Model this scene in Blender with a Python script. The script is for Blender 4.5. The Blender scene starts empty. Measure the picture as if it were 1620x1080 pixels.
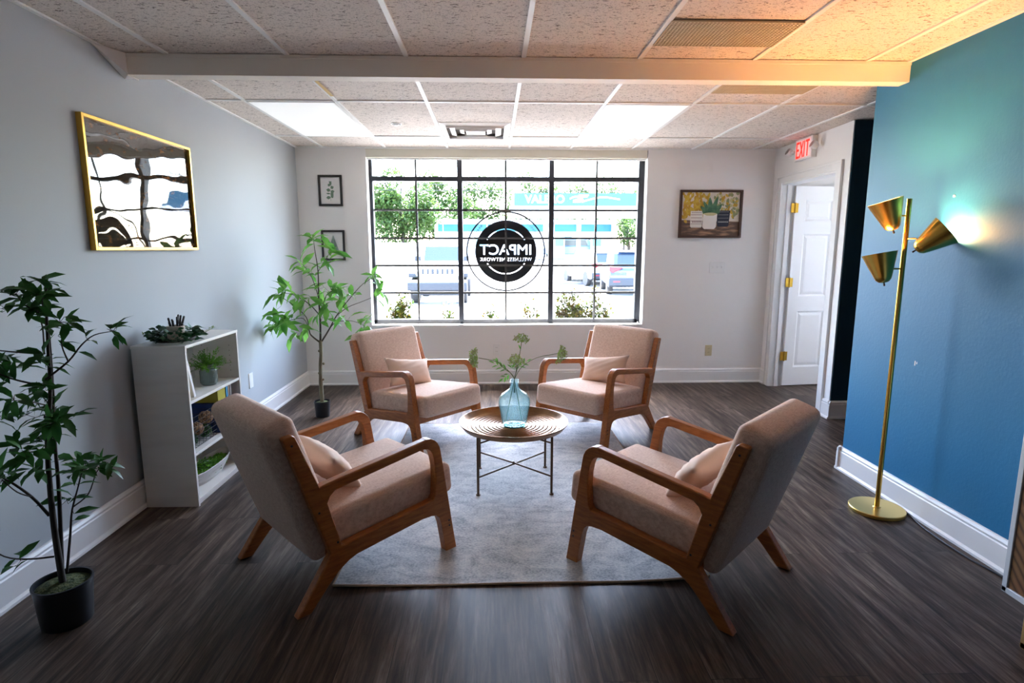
import bpy, bmesh, math, random
from mathutils import Vector, Matrix, Euler
PI = math.pi
R = math.radians
C = bpy.context.scene.collection
sc = bpy.context.scene

# ------------------------------------------------------------------ camera, world, sun, exposure
cam_d = bpy.data.cameras.new('camera'); cam = bpy.data.objects.new('camera', cam_d); C.objects.link(cam)
cam.location = (0, 0, 1.4)
cam.rotation_euler = Euler((R(90 - 9.125), 0, R(-1.866)), 'XYZ')
cam_d.sensor_width = 36.0
cam_d.lens = 909.0 / 1620.0 * 36.0
cam_d.clip_start = 0.05; cam_d.clip_end = 500
sc.camera = cam

world = bpy.data.worlds.new('world'); sc.world = world; world.use_nodes = True
wn = world.node_tree.nodes; wl = world.node_tree.links
bg = wn['Background']
sky = wn.new('ShaderNodeTexSky'); sky.sky_type = 'NISHITA'; sky.sun_disc = False
sky.sun_elevation = R(62); sky.sun_rotation = R(0); sky.air_density = 1.0; sky.dust_density = 2.0; sky.ozone_density = 1.0
wl.new(sky.outputs[0], bg.inputs[0]); bg.inputs[1].default_value = 1.05

sun_d = bpy.data.lights.new('sun', 'SUN'); sun = bpy.data.objects.new('sun', sun_d); C.objects.link(sun)
sun_d.energy = 13.0; sun_d.angle = R(0.6); sun_d.color = (1.0, 0.95, 0.87)
sun.rotation_euler = Euler((R(-(90 - 62)), 0, 0))
sun.location = (0, 12, 12)

por_d = bpy.data.lights.new('window_portal', 'AREA'); por = bpy.data.objects.new('window_portal', por_d); C.objects.link(por)
por_d.shape = 'RECTANGLE'; por_d.size = 2.8; por_d.size_y = 1.75; por_d.cycles.is_portal = True
por.location = (0.15, 6.16, 1.5); por.rotation_euler = Euler((R(-90), 0, 0))

sc.view_settings.view_transform = 'Standard'; sc.view_settings.look = 'None'
sc.view_settings.gamma = 1.0; sc.view_settings.use_curve_mapping = False
sc.view_settings.exposure = 2.65
sc.cycles.max_bounces = 14; sc.cycles.diffuse_bounces = 7; sc.cycles.glossy_bounces = 5
sc.cycles.transmission_bounces = 10; sc.cycles.transparent_max_bounces = 16
sc.cycles.sample_clamp_indirect = 12.0
sc.cycles.caustics_reflective = False; sc.cycles.caustics_refractive = False

# ------------------------------------------------------------------ materials
def mat(name, col, rough=0.5, metal=0.0, spec=0.5, noise=None, bump=None, emit=None, estr=0.0, alpha=None, trans=0.0, coat=0.0, sheen=0.0, sub=None):
    m = bpy.data.materials.new(name); m.use_nodes = True
    nt = m.node_tree; b = nt.nodes['Principled BSDF']
    b.inputs['Base Color'].default_value = (*col, 1)
    b.inputs['Roughness'].default_value = rough
    b.inputs['Metallic'].default_value = metal
    b.inputs['Specular IOR Level'].default_value = spec
    b.inputs['Coat Weight'].default_value = coat
    b.inputs['Sheen Weight'].default_value = sheen
    b.inputs['Transmission Weight'].default_value = trans
    if emit:
        b.inputs['Emission Color'].default_value = (*emit, 1); b.inputs['Emission Strength'].default_value = estr
    tc = None
    if noise or bump:
        tc = nt.nodes.new('ShaderNodeTexCoord')
    if noise:   # (color2, scale, (sx,sy,sz), lo, hi)
        c2, s, st, lo, hi = noise
        mp = nt.nodes.new('ShaderNodeMapping'); mp.inputs['Scale'].default_value = st
        n = nt.nodes.new('ShaderNodeTexNoise'); n.inputs['Scale'].default_value = s; n.inputs['Detail'].default_value = 5
        r = nt.nodes.new('ShaderNodeValToRGB')
        r.color_ramp.elements[0].position = lo; r.color_ramp.elements[1].position = hi
        r.color_ramp.elements[0].color = (*col, 1); r.color_ramp.elements[1].color = (*c2, 1)
        nt.links.new(tc.outputs['Object'], mp.inputs[0]); nt.links.new(mp.outputs[0], n.inputs['Vector'])
        nt.links.new(n.outputs['Fac'], r.inputs[0]); nt.links.new(r.outputs[0], b.inputs['Base Color'])
    if bump:    # (scale, (sx,sy,sz), strength)
        s, st, k = bump
        mp = nt.nodes.new('ShaderNodeMapping'); mp.inputs['Scale'].default_value = st
        n = nt.nodes.new('ShaderNodeTexNoise'); n.inputs['Scale'].default_value = s; n.inputs['Detail'].default_value = 4
        bp = nt.nodes.new('ShaderNodeBump'); bp.inputs['Strength'].default_value = k; bp.inputs['Distance'].default_value = 0.01
        nt.links.new(tc.outputs['Object'], mp.inputs[0]); nt.links.new(mp.outputs[0], n.inputs['Vector'])
        nt.links.new(n.outputs['Fac'], bp.inputs['Height']); nt.links.new(bp.outputs[0], b.inputs['Normal'])
    return m

def N(nt, t, **kw):
    n = nt.nodes.new(t)
    for k, v in kw.items():
        if k in n.inputs: n.inputs[k].default_value = v
        else: setattr(n, k, v)
    return n

def ramp(nt, stops):
    r = nt.nodes.new('ShaderNodeValToRGB'); e = r.color_ramp.elements
    e[0].position, e[0].color = stops[0][0], (*stops[0][1], 1)
    e[1].position, e[1].color = stops[-1][0], (*stops[-1][1], 1)
    for p, c in stops[1:-1]:
        x = e.new(p); x.color = (*c, 1)
    return r

def mapped(nt, scale, rot=(0, 0, 0), coord='Object'):
    tc = nt.nodes.new('ShaderNodeTexCoord'); mp = nt.nodes.new('ShaderNodeMapping')
    mp.inputs['Scale'].default_value = scale; mp.inputs['Rotation'].default_value = rot
    nt.links.new(tc.outputs[coord], mp.inputs[0]); return mp

def mixc(nt, fac, a, b, mode='MIX'):
    m = nt.nodes.new('ShaderNodeMix'); m.data_type = 'RGBA'; m.blend_type = mode
    for s, v in ((0, fac), (6, a), (7, b)):
        if hasattr(v, 'is_output'): nt.links.new(v, m.inputs[s])
        elif isinstance(v, (int, float)): m.inputs[s].default_value = v
        else: m.inputs[s].default_value = (*v, 1)
    return m.outputs[2]

M = {}
M['wall_side'] = mat('left_wall_grey_blue', (0.44, 0.475, 0.50), 0.9, spec=0.12, bump=(60, (1, 1, 1), 0.04))  # left wall only: darker and bluer than the back wall
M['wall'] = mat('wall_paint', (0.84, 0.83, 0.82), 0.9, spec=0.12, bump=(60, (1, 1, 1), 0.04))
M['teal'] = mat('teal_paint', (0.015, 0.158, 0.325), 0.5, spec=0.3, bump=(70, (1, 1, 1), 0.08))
M['hall'] = mat('shaded_teal', (0.002, 0.030, 0.052), 0.6, spec=0.3)  # teal with the backlit hall's shade put into its colour
M['trim'] = mat('white_trim', (0.82, 0.82, 0.82), 0.35)
M['beam'] = mat('beam_paint', (0.84, 0.79, 0.71), 0.6)
M['gridm'] = mat('ceiling_grid_paint', (0.80, 0.81, 0.80), 0.45)
M['lens'] = mat('light_lens', (0.90, 0.91, 0.90), 0.4, emit=(0.92, 0.97, 1.0), estr=0.06)  # panels taken as off; faint emission added to whiten them
M['white'] = mat('white_plastic', (0.80, 0.80, 0.79), 0.4)
M['almond'] = mat('almond_plastic', (0.62, 0.53, 0.33), 0.4)
M['laminate'] = mat('white_laminate', (0.72, 0.70, 0.66), 0.38, noise=((0.66, 0.64, 0.60), 3, (1, 1, 8), 0.4, 0.7))
M['black'] = mat('black_plastic', (0.012, 0.013, 0.016), 0.4)
M['winframe'] = mat('dark_window_frame', (0.018, 0.022, 0.03), 0.45)
M['muntin'] = mat('grey_muntin', (0.075, 0.075, 0.072), 0.5)
M['brass'] = mat('brushed_brass', (0.62, 0.40, 0.085), 0.26, metal=1.0, bump=(40, (1, 1, 30), 0.05))
M['brass_base'] = mat('brushed_brass_base', (0.62, 0.44, 0.13), 0.34, metal=1.0)
M['gold'] = mat('gold_frame', (0.72, 0.43, 0.07), 0.32, metal=0.6)
M['hinge'] = mat('hinge_brass', (0.50, 0.29, 0.035), 0.3, metal=0.9)
M['bronze'] = mat('antique_bronze', (0.19, 0.098, 0.042), 0.27, metal=0.85, noise=((0.26, 0.14, 0.065), 14, (1, 1, 1), 0.35, 0.7))
M['bronze_leg'] = mat('dark_bronze_rod', (0.085, 0.047, 0.024), 0.35, metal=0.6)
M['chrome'] = mat('chrome', (0.6, 0.6, 0.6), 0.2, metal=1.0)
M['wire'] = mat('dark_wire', (0.05, 0.05, 0.055), 0.35, metal=0.7)
M['print_paper'] = mat('paper', (0.80, 0.78, 0.76), 0.6)
M['walnut'] = mat('dark_walnut', (0.055, 0.020, 0.010), 0.4)
M['blackwood'] = mat('black_wood', (0.020, 0.014, 0.011), 0.4)

def wood(name, c1, c2, c3, sc_=(3, 3, 30), rough=0.38):
    m = bpy.data.materials.new(name); m.use_nodes = True; nt = m.node_tree; b = nt.nodes['Principled BSDF']
    mp = mapped(nt, sc_)
    n = N(nt, 'ShaderNodeTexNoise', Scale=3.0, Detail=8.0, Roughness=0.6)
    nt.links.new(mp.outputs[0], n.inputs['Vector'])
    r = ramp(nt, [(0.30, c1), (0.52, c2), (0.72, c3)])
    nt.links.new(n.outputs['Fac'], r.inputs[0]); nt.links.new(r.outputs[0], b.inputs['Base Color'])
    b.inputs['Roughness'].default_value = rough
    return m
M['oak'] = wood('honey_oak', (0.27, 0.080, 0.016), (0.40, 0.130, 0.026), (0.50, 0.18, 0.042), (4, 30, 30), 0.4)
M['legwood'] = wood('cabinet_leg_wood', (0.26, 0.15, 0.05), (0.34, 0.2, 0.07), (0.4, 0.26, 0.1), (20, 20, 3), 0.4)

# linen
def linen():
    m = bpy.data.materials.new('linen'); m.use_nodes = True; nt = m.node_tree; b = nt.nodes['Principled BSDF']
    m1 = mapped(nt, (260, 30, 260)); m2 = mapped(nt, (30, 260, 40))
    n1 = N(nt, 'ShaderNodeTexNoise', Scale=1.6, Detail=3.0); n2 = N(nt, 'ShaderNodeTexNoise', Scale=1.6, Detail=3.0)
    nt.links.new(m1.outputs[0], n1.inputs['Vector']); nt.links.new(m2.outputs[0], n2.inputs['Vector'])
    ad = N(nt, 'ShaderNodeMath', operation='ADD'); nt.links.new(n1.outputs['Fac'], ad.inputs[0]); nt.links.new(n2.outputs['Fac'], ad.inputs[1])
    hf = N(nt, 'ShaderNodeMath', operation='MULTIPLY'); nt.links.new(ad.outputs[0], hf.inputs[0]); hf.inputs[1].default_value = 0.5
    r = ramp(nt, [(0.36, (0.56, 0.375, 0.285)), (0.52, (0.74, 0.54, 0.43)), (0.66, (0.82, 0.66, 0.55))])
    nt.links.new(hf.outputs[0], r.inputs[0]); nt.links.new(r.outputs[0], b.inputs['Base Color'])
    bp = N(nt, 'ShaderNodeBump', Strength=0.25, Distance=0.002)
    nt.links.new(hf.outputs[0], bp.inputs['Height']); nt.links.new(bp.outputs[0], b.inputs['Normal'])
    b.inputs['Roughness'].default_value = 0.9; b.inputs['Sheen Weight'].default_value = 0.08; b.inputs['Specular IOR Level'].default_value = 0.12
    return m
M['linen'] = linen()
M['pillow'] = mat('pillow_linen', (0.76, 0.56, 0.44), 0.85, spec=0.15, sheen=0.1, bump=(9, (1, 1, 1), 0.25))

# vinyl plank floor
def floor_mat():
    m = bpy.data.materials.new('plank_floor'); m.use_nodes = True; nt = m.node_tree; b = nt.nodes['Principled BSDF']
    mp = mapped(nt, (1, 1, 1), (0, 0, R(90)))
    br = N(nt, 'ShaderNodeTexBrick', Scale=1.0)
    br.offset = 0.37; br.inputs['Brick Width'].default_value = 1.22; br.inputs['Row Height'].default_value = 0.178
    br.inputs['Mortar Size'].default_value = 0.0012; br.inputs['Mortar Smooth'].default_value = 0.1; br.inputs['Bias'].default_value = 0
    br.inputs['Color1'].default_value = (0, 0, 0, 1); br.inputs['Color2'].default_value = (1, 1, 1, 1); br.inputs['Mortar'].default_value = (0.5, 0.5, 0.5, 1)
    nt.links.new(mp.outputs[0], br.inputs['Vector'])
    # grain, offset per plank
    g = mapped(nt, (20, 1.5, 1)); 
    av = N(nt, 'ShaderNodeVectorMath', operation='MULTIPLY_ADD')
    nt.links.new(br.outputs['Color'], av.inputs[0]); av.inputs[1].default_value = (7, 13, 0); nt.links.new(g.outputs[0], av.inputs[2])
    n = N(nt, 'ShaderNodeTexNoise', Scale=1.4, Detail=9.0, Roughness=0.66, Distortion=0.4)
    nt.links.new(av.outputs[0], n.inputs['Vector'])
    r = ramp(nt, [(0.30, (0.014, 0.009, 0.006)), (0.45, (0.055, 0.037, 0.028)), (0.58, (0.115, 0.086, 0.067)), (0.75, (0.25, 0.205, 0.17))])
    nt.links.new(n.outputs['Fac'], r.inputs[0])
    g2 = mapped(nt, (110, 5, 1)); nf = N(nt, 'ShaderNodeTexNoise', Scale=1.3, Detail=6.0, Roughness=0.75); nt.links.new(g2.outputs[0], nf.inputs['Vector'])
    fine = ramp(nt, [(0.35, (0.55, 0.52, 0.5)), (0.6, (1.15, 1.15, 1.15))]); nt.links.new(nf.outputs['Fac'], fine.inputs[0])
    tint = ramp(nt, [(0.0, (0.66, 0.61, 0.58)), (0.5, (1.0, 0.95, 0.9)), (1.0, (1.35, 1.34, 1.36))])
    nt.links.new(br.outputs['Color'], tint.inputs[0])
    c0 = mixc(nt, 1.0, r.outputs[0], fine.outputs[0], 'MULTIPLY')
    c = mixc(nt, 1.0, c0, tint.outputs[0], 'MULTIPLY')
    c2 = mixc(nt, br.outputs['Fac'], c, (0.012, 0.009, 0.007))
    nt.links.new(c2, b.inputs['Base Color'])
    rr = N(nt, 'ShaderNodeMapRange'); nt.links.new(n.outputs['Fac'], rr.inputs[0]); rr.inputs[3].default_value = 0.50; rr.inputs[4].default_value = 0.38
    nt.links.new(rr.outputs[0], b.inputs['Roughness'])
    bp = N(nt, 'ShaderNodeBump', Strength=0.18, Distance=0.004)
    nt.links.new(n.outputs['Fac'], bp.inputs['Height']); nt.links.new(bp.outputs[0], b.inputs['Normal'])
    b.inputs['Specular IOR Level'].default_value = 0.22
    return m
M['floor'] = floor_mat()

def ceil_mat():
    m = bpy.data.materials.new('fissured_tile'); m.use_nodes = True; nt = m.node_tree; b = nt.nodes['Principled BSDF']
    mp = mapped(nt, (38, 105, 60))
    n = N(nt, 'ShaderNodeTexNoise', Scale=1.0, Detail=2.0, Roughness=0.5, Distortion=0.9)
    nt.links.new(mp.outputs[0], n.inputs['Vector'])
    n2 = N(nt, 'ShaderNodeTexNoise', Scale=170.0, Detail=1.0)
    m2 = mapped(nt, (1, 1, 1)); nt.links.new(m2.outputs[0], n2.inputs['Vector'])
    r = ramp(nt, [(0.33, (0.20, 0.17, 0.15)), (0.39, (0.73, 0.67, 0.62)), (1.0, (0.76, 0.70, 0.65))])
    nt.links.new(n.outputs['Fac'], r.inputs[0])
    r2 = ramp(nt, [(0.30, (0.55, 0.55, 0.55)), (0.42, (1, 1, 1))])
    nt.links.new(n2.outputs['Fac'], r2.inputs[0])
    c = mixc(nt, 1.0, r.outputs[0], r2.outputs[0], 'MULTIPLY')
    nt.links.new(c, b.inputs['Base Color']); b.inputs['Roughness'].default_value = 0.85
    b.inputs['Specular IOR Level'].default_value = 0.2
    bp = N(nt, 'ShaderNodeBump', Strength=0.5, Distance=0.006)
    nt.links.new(r.outputs[0], bp.inputs['Height']); nt.links.new(bp.outputs[0], b.inputs['Normal'])
    return m
M['ceil'] = ceil_mat()

def rug_mat():
    m = bpy.data.materials.new('distressed_rug'); m.use_nodes = True; nt = m.node_tree; b = nt.nodes['Principled BSDF']
    mp = mapped(nt, (5, 7, 1))
    n = N(nt, 'ShaderNodeTexNoise', Scale=1.6, Detail=10.0, Roughness=0.72, Distortion=0.6); nt.links.new(mp.outputs[0], n.inputs['Vector'])
    mp2 = mapped(nt, (55, 80, 1))
    n2 = N(nt, 'ShaderNodeTexNoise', Scale=1.5, Detail=4.0, Roughness=0.7); nt.links.new(mp2.outputs[0], n2.inputs['Vector'])
    mp3 = mapped(nt, (1, 1, 1))
    v = N(nt, 'ShaderNodeTexVoronoi', Scale=5.5); v.distance = 'MANHATTAN'; v.feature = 'DISTANCE_TO_EDGE' if False else 'F1'; nt.links.new(mp3.outputs[0], v.inputs['Vector'])
    wv = N(nt, 'ShaderNodeTexWave', Scale=5.0, Distortion=6.0, Detail=3.0); wv.wave_type = 'RINGS'; nt.links.new(mp3.outputs[0], wv.inputs['Vector'])
    base = ramp(nt, [(0.40, (0.24, 0.27, 0.31)), (0.50, (0.50, 0.53, 0.55)), (0.58, (0.68, 0.69, 0.68)), (0.70, (0.78, 0.76, 0.72))])
    ad = N(nt, 'ShaderNodeMath', operation='MULTIPLY_ADD'); nt.links.new(n2.outputs['Fac'], ad.inputs[0]); ad.inputs[1].default_value = 0.5
    ad2 = N(nt, 'ShaderNodeMath', operation='MULTIPLY'); nt.links.new(n.outputs['Fac'], ad2.inputs[0]); ad2.inputs[1].default_value = 0.5
    nt.links.new(ad2.outputs[0], ad.inputs[2])
    wm = N(nt, 'ShaderNodeMath', operation='MULTIPLY_ADD'); nt.links.new(wv.outputs['Fac'], wm.inputs[0]); wm.inputs[1].default_value = 0.012; nt.links.new(ad.outputs[0], wm.inputs[2])
    nt.links.new(wm.outputs[0], base.inputs[0]); nt.links.new(base.outputs[0], b.inputs['Base Color'])
    b.inputs['Roughness'].default_value = 0.95; b.inputs['Specular IOR Level'].default_value = 0.1; b.inputs['Sheen Weight'].default_value = 0.3
    bp = N(nt, 'ShaderNodeBump', Strength=0.5, Distance=0.004)
    nt.links.new(n2.outputs['Fac'], bp.inputs['Height']); nt.links.new(bp.outputs[0], b.inputs['Normal'])
    return m
M['rug'] = rug_mat()
M['rugedge'] = mat('rug_binding', (0.42, 0.30, 0.20), 0.9)

def facing_fac(nt):
    l = N(nt, 'ShaderNodeLayerWeight', Blend=0.5); p = N(nt, 'ShaderNodeMath', operation='POWER'); p.inputs[1].default_value = 5.0
    q = N(nt, 'ShaderNodeMath', operation='MULTIPLY_ADD'); q.inputs[1].default_value = 0.9; q.inputs[2].default_value = 0.025
    nt.links.new(l.outputs['Facing'], p.inputs[0]); nt.links.new(p.outputs[0], q.inputs[0]); return q
def thin_glass(name, tint=(1, 1, 1), refl=0.06):
    m = bpy.data.materials.new(name); m.use_nodes = True; nt = m.node_tree
    nt.nodes.remove(nt.nodes['Principled BSDF']); o = nt.nodes['Material Output']
    t = N(nt, 'ShaderNodeBsdfTransparent'); t.inputs[0].default_value = (*tint, 1)
    g = N(nt, 'ShaderNodeBsdfGlossy', Roughness=0.02)
    lw = facing_fac(nt)
    mx = nt.nodes.new('ShaderNodeMixShader')
    nt.links.new(lw.outputs[0], mx.inputs[0]); nt.links.new(t.outputs[0], mx.inputs[1]); nt.links.new(g.outputs[0], mx.inputs[2]); nt.links.new(mx.outputs[0], o.inputs[0])
    return m
M['glass'] = thin_glass('window_glass')
M['picglass'] = thin_glass('picture_glass')

def vase_glass(name, c, body):
    m = bpy.data.materials.new(name); m.use_nodes = True; nt = m.node_tree
    nt.nodes.remove(nt.nodes['Principled BSDF']); o = nt.nodes['Material Output']
    t = N(nt, 'ShaderNodeBsdfTransparent'); t.inputs[0].default_value = (0.66, 0.88, 0.91, 1)
    lw = N(nt, 'ShaderNodeLayerWeight', Blend=0.5)
    cr = ramp(nt, [(0.0, c[0]), (0.6, c[1]), (1.0, c[2])])
    nt.links.new(lw.outputs['Facing'], cr.inputs[0]); nt.links.new(cr.outputs[0], t.inputs[0])
    g = N(nt, 'ShaderNodeBsdfGlossy', Roughness=0.03)
    fr = facing_fac(nt)
    mx = nt.nodes.new('ShaderNodeMixShader'); dm = nt.nodes.new('ShaderNodeMixShader'); dm.inputs[0].default_value = body
    df = N(nt, 'ShaderNodeBsdfTranslucent'); df.inputs[0].default_value = (0.55, 0.86, 0.90, 1)
    nt.links.new(t.outputs[0], dm.inputs[1]); nt.links.new(df.outputs[0], dm.inputs[2])
    nt.links.new(fr.outputs[0], mx.inputs[0]); nt.links.new(dm.outputs[0], mx.inputs[1]); nt.links.new(g.outputs[0], mx.inputs[2]); nt.links.new(mx.outputs[0], o.inputs[0])
    return m
M['aqua'] = vase_glass('aqua_glass', ((0.95, 0.99, 0.995), (0.88, 0.97, 0.98), (0.45, 0.80, 0.85)), .07)
M['aqua_thick'] = vase_glass('thick_aqua_glass', ((0.55, 0.88, 0.91), (0.45, 0.84, 0.88), (0.25, 0.65, 0.70)), .18)

def leaf_mat(name, c1, c2, trans=0.35):
    m = bpy.data.materials.new(name); m.use_nodes = True; nt = m.node_tree; b = nt.nodes['Principled BSDF']; o = nt.nodes['Material Output']
    mp = mapped(nt, (1, 1, 1)); n = N(nt, 'ShaderNodeTexNoise', Scale=9.0, Detail=2.0); nt.links.new(mp.outputs[0], n.inputs['Vector'])
    r = ramp(nt, [(0.35, c1), (0.68, c2)]); nt.links.new(n.outputs['Fac'], r.inputs[0]); nt.links.new(r.outputs[0], b.inputs['Base Color'])
    b.inputs['Roughness'].default_value = 0.42; b.inputs['Specular IOR Level'].default_value = 0.22
    t = N(nt, 'ShaderNodeBsdfTranslucent'); nt.links.new(r.outputs[0], t.inputs[0])
    mx = nt.nodes.new('ShaderNodeMixShader'); mx.inputs[0].default_value = trans
    nt.links.new(b.outputs[0], mx.inputs[1]); nt.links.new(t.outputs[0], mx.inputs[2]); nt.links.new(mx.outputs[0], o.inputs[0])
    return m
M['leaf_dark'] = leaf_mat('dark_green_leaf', (0.012, 0.06, 0.012), (0.045, 0.15, 0.03), 0.25)
M['leaf_mid'] = leaf_mat('fresh_green_leaf', (0.07, 0.24, 0.035), (0.22, 0.46, 0.09), 0.45)
M['leaf_bright'] = leaf_mat('bright_green_leaf', (0.07, 0.26, 0.015), (0.17, 0.42, 0.04), 0.4)
M['sprig'] = leaf_mat('sprig_leaf', (.12, .22, .08), (.36, .42, .18), .3)
M['umbel'] = leaf_mat('umbel_green', (0.30, 0.48, 0.11), (0.50, 0.64, 0.20), 0.5)
M['seed'] = mat('umbel_seed', (0.42, 0.42, 0.19), 0.6)
M['tree_leaf'] = leaf_mat('outdoor_leaf', (0.022, 0.055, 0.014), (0.062, 0.105, 0.022), 0.5)
M['hedge_leaf'] = leaf_mat('hedge_leaf', (0.022, 0.060, 0.003), (0.095, 0.062, 0.010), 0.45)
M['bark'] = mat('dark_bark', (0.035, 0.025, 0.018), 0.8, bump=(40, (1, 1, 0.3), 0.5))
M['bark_green'] = mat('greenish_bark', (0.20, 0.18, 0.11), 0.8, noise=((0.12, 0.09, 0.05), 18, (1, 1, .4), 0.4, 0.6), bump=(40, (1, 1, 0.3), 0.5))
M['twig'] = mat('green_twig', (0.10, 0.14, 0.04), 0.6)
M['moss'] = mat('pot_moss', (0.035, 0.05, 0.012), 0.95, noise=((0.09, 0.10, 0.03), 60, (1, 1, 1), 0.4, 0.6), bump=(80, (1, 1, 1), 1.0))

# ------------------------------------------------------------------ mesh helpers
class MB:
    def __init__(s, xf=None):
        s.v = []; s.f = []; s.m = []; s.xf = xf or Matrix.Identity(4); s.mi = 0
    def add(s, vs, fs, xf=None):
        o = len(s.v); X = s.xf @ xf if xf is not None else s.xf
        s.v += [tuple(X @ Vector(p)) for p in vs]
        s.f += [tuple(i + o for i in f) for f in fs]; s.m += [s.mi] * len(fs)
        return s
    def box(s, x0, x1, y0, y1, z0, z1, xf=None):
        vs = [(x, y, z) for x in (x0, x1) for y in (y0, y1) for z in (z0, z1)]
        return s.add(vs, [(0, 1, 3, 2), (4, 6, 7, 5), (0, 4, 5, 1), (2, 3, 7, 6), (0, 2, 6, 4), (1, 5, 7, 3)], xf)
    def quad(s, a, b, c, d): return s.add([a, b, c, d], [(0, 1, 2, 3)])
    def prism(s, poly, d0, d1, plane='xz', xf=None):
        n = len(poly)
        def P(p, d):
            return {'xz': (p[0], d, p[1]), 'xy': (p[0], p[1], d), 'yz': (d, p[0], p[1])}[plane]
        vs = [P(p, d0) for p in poly] + [P(p, d1) for p in poly]
        fs = [tuple(range(n)), tuple(range(2 * n - 1, n - 1, -1))] + [(i, i + n, (i + 1) % n + n, (i + 1) % n) for i in range(n)]
        return s.add(vs, fs, xf)
    def tube(s, pts, rad, n=8, cap=True, xf=None):
        pts = [Vector(p) for p in pts]; k = len(pts)
        if not isinstance(rad, (list, tuple)): rad = [rad] * k
        vs = []; fs = []; up = None
        for i, p in enumerate(pts):
            t = (pts[min(i + 1, k - 1)] - pts[max(i - 1, 0)]).normalized()
            if up is None:
                up = t.orthogonal().normalized()
            up = (up - t * up.dot(t))
            up = up.normalized() if up.length > 1e-6 else t.orthogonal().normalized()
            w = t.cross(up)
            for j in range(n):
                a = 2 * PI * j / n; vs.append(tuple(p + (up * math.cos(a) + w * math.sin(a)) * rad[i]))
        for i in range(k - 1):
            for j in range(n):
                fs.append((i * n + j, i * n + (j + 1) % n, (i + 1) * n + (j + 1) % n, (i + 1) * n + j))
        if cap: fs += [tuple(range(n - 1, -1, -1)), tuple(range((k - 1) * n, k * n))]
        return s.add(vs, fs, xf)
    def lathe(s, prof, n=24, xf=None, closed=False):
        vs = []; fs = []; k = len(prof)
        for r, z in prof:
            for j in range(n):
                a = 2 * PI * j / n; vs.append((r * math.cos(a), r * math.sin(a), z))
        for i in range(k if closed else k - 1):
            i2 = (i + 1) % k
            for j in range(n):
                fs.append((i * n + j, i * n + (j + 1) % n, i2 * n + (j + 1) % n, i2 * n + j))
        if not closed:
            if prof[0][0] > 1e-6: fs.append(tuple(range(n - 1, -1, -1)))
            if prof[-1][0] > 1e-6: fs.append(tuple(range((k - 1) * n, k * n)))
        return s.add(vs, fs, xf)
    def rbox(s, sx, sy, sz, r, n=6, puff=(0, 0, 0), xf=None):
        # rounded, optionally puffed box centred at the origin
        h = (sx / 2, sy / 2, sz / 2); idx = {}; vs = []; fs = []
        def vert(a, b, c):
            key = (round(a, 5), round(b, 5), round(c, 5))
            if key in idx: return idx[key]
            q = Vector((a * h[0], b * h[1], c * h[2]))
            core = Vector([max(-h[i] + r, min(h[i] - r, q[i])) for i in range(3)])
            d = q - core
            if d.length > 1e-9: q = core + d.normalized() * r
            e = (a, b, c)
            fx = (1 - b * b) * (1 - c * c); fy = (1 - a * a) * (1 - c * c); fz = (1 - a * a) * (1 - b * b)
            q += Vector((a * puff[0] * fx, b * puff[1] * fy, c * puff[2] * fz))
            idx[key] = len(vs); vs.append(tuple(q)); return idx[key]
        def steps(hh):
            k = min(0.98, r / hh) if hh else .5
            inner = [-1 + k * t for t in (0, .12, .3, .55, .8, 1)]
            mid = [(-1 + k) + (2 - 2 * k) * i / n for i in range(1, n)]
            return inner + mid + [-x for x in reversed(inner)]
        for ax in range(3):
            o1, o2 = [(1, 2), (0, 2), (0, 1)][ax]
            A = steps(h[o1]); B = steps(h[o2])
            for sg in (-1, 1):
                for i in range(len(A) - 1):
                    for j in range(len(B) - 1):
                        q = []
                        for (p, t) in ((A[i], B[j]), (A[i + 1], B[j]), (A[i + 1], B[j + 1]), (A[i], B[j + 1])):
                            c = [0, 0, 0]; c[ax] = sg; c[o1] = p; c[o2] = t; q.append(vert(*c))
                        if len(set(q)) >= 3:
                            if (sg > 0) == (ax == 1): q.reverse()
                            fs.append(tuple(dict.fromkeys(q)))
        return s.add(vs, fs, xf)
    def leaf(s, base, d, up, L, W, fold=0.25, droop=0.25):
        d = Vector(d).normalized(); up = Vector(up); w = d.cross(up)
        if w.length < 1e-4: w = d.orthogonal()
        w.normalize(); u = w.cross(d).normalized(); b = Vector(base)
        def P(t, k, dz): return b + d * (L * t) + w * (W * k) + u * (dz * L)
        vs = [P(0, 0, 0), P(.3, .42, fold * .25 - droop * .05), P(.62, .44, fold * .22 - droop * .3), P(1, 0, -droop * .9),
              P(.62, -.44, fold * .22 - droop * .3), P(.3, -.42, fold * .25 - droop * .05), P(.3, 0, 0), P(.64, 0, -droop * .25)]
        return s.add([tuple(v) for v in vs], [(0, 6, 1), (6, 7, 2, 1), (7, 3, 2), (0, 5, 6), (5, 4, 7, 6), (4, 3, 7)])
    def ball(s, c, r, n=8, sq=(1, 1, 1)):
        prof = [(r * math.sin(PI * i / n), -r * math.cos(PI * i / n)) for i in range(n + 1)]
        prof[0] = (0.0005 * r, -r); prof[-1] = (0.0005 * r, r)
        return s.lathe(prof, n + 2, Matrix.Translation(c) @ Matrix.Diagonal((*sq, 1)))
    def build(s, name, mats, parent=None, smooth=None, bevel=None, recalc=True):
        me = bpy.data.meshes.new(name); me.from_pydata(s.v, [], s.f)
        if not isinstance(mats, (list, tuple)): mats = [mats]
        for m in mats: me.materials.append(m)
        if len(mats) > 1: me.polygons.foreach_set('material_index', s.m)
        if recalc:
            bm = bmesh.new(); bm.from_mesh(me); bmesh.ops.recalc_face_normals(bm, faces=bm.faces); bm.to_mesh(me); bm.free()
        if smooth is not None:
            me.polygons.foreach_set('use_smooth', [True] * len(me.polygons))
            if smooth > 0: me.set_sharp_from_angle(angle=R(smooth))
        o = bpy.data.objects.new(name, me); C.objects.link(o)
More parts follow.
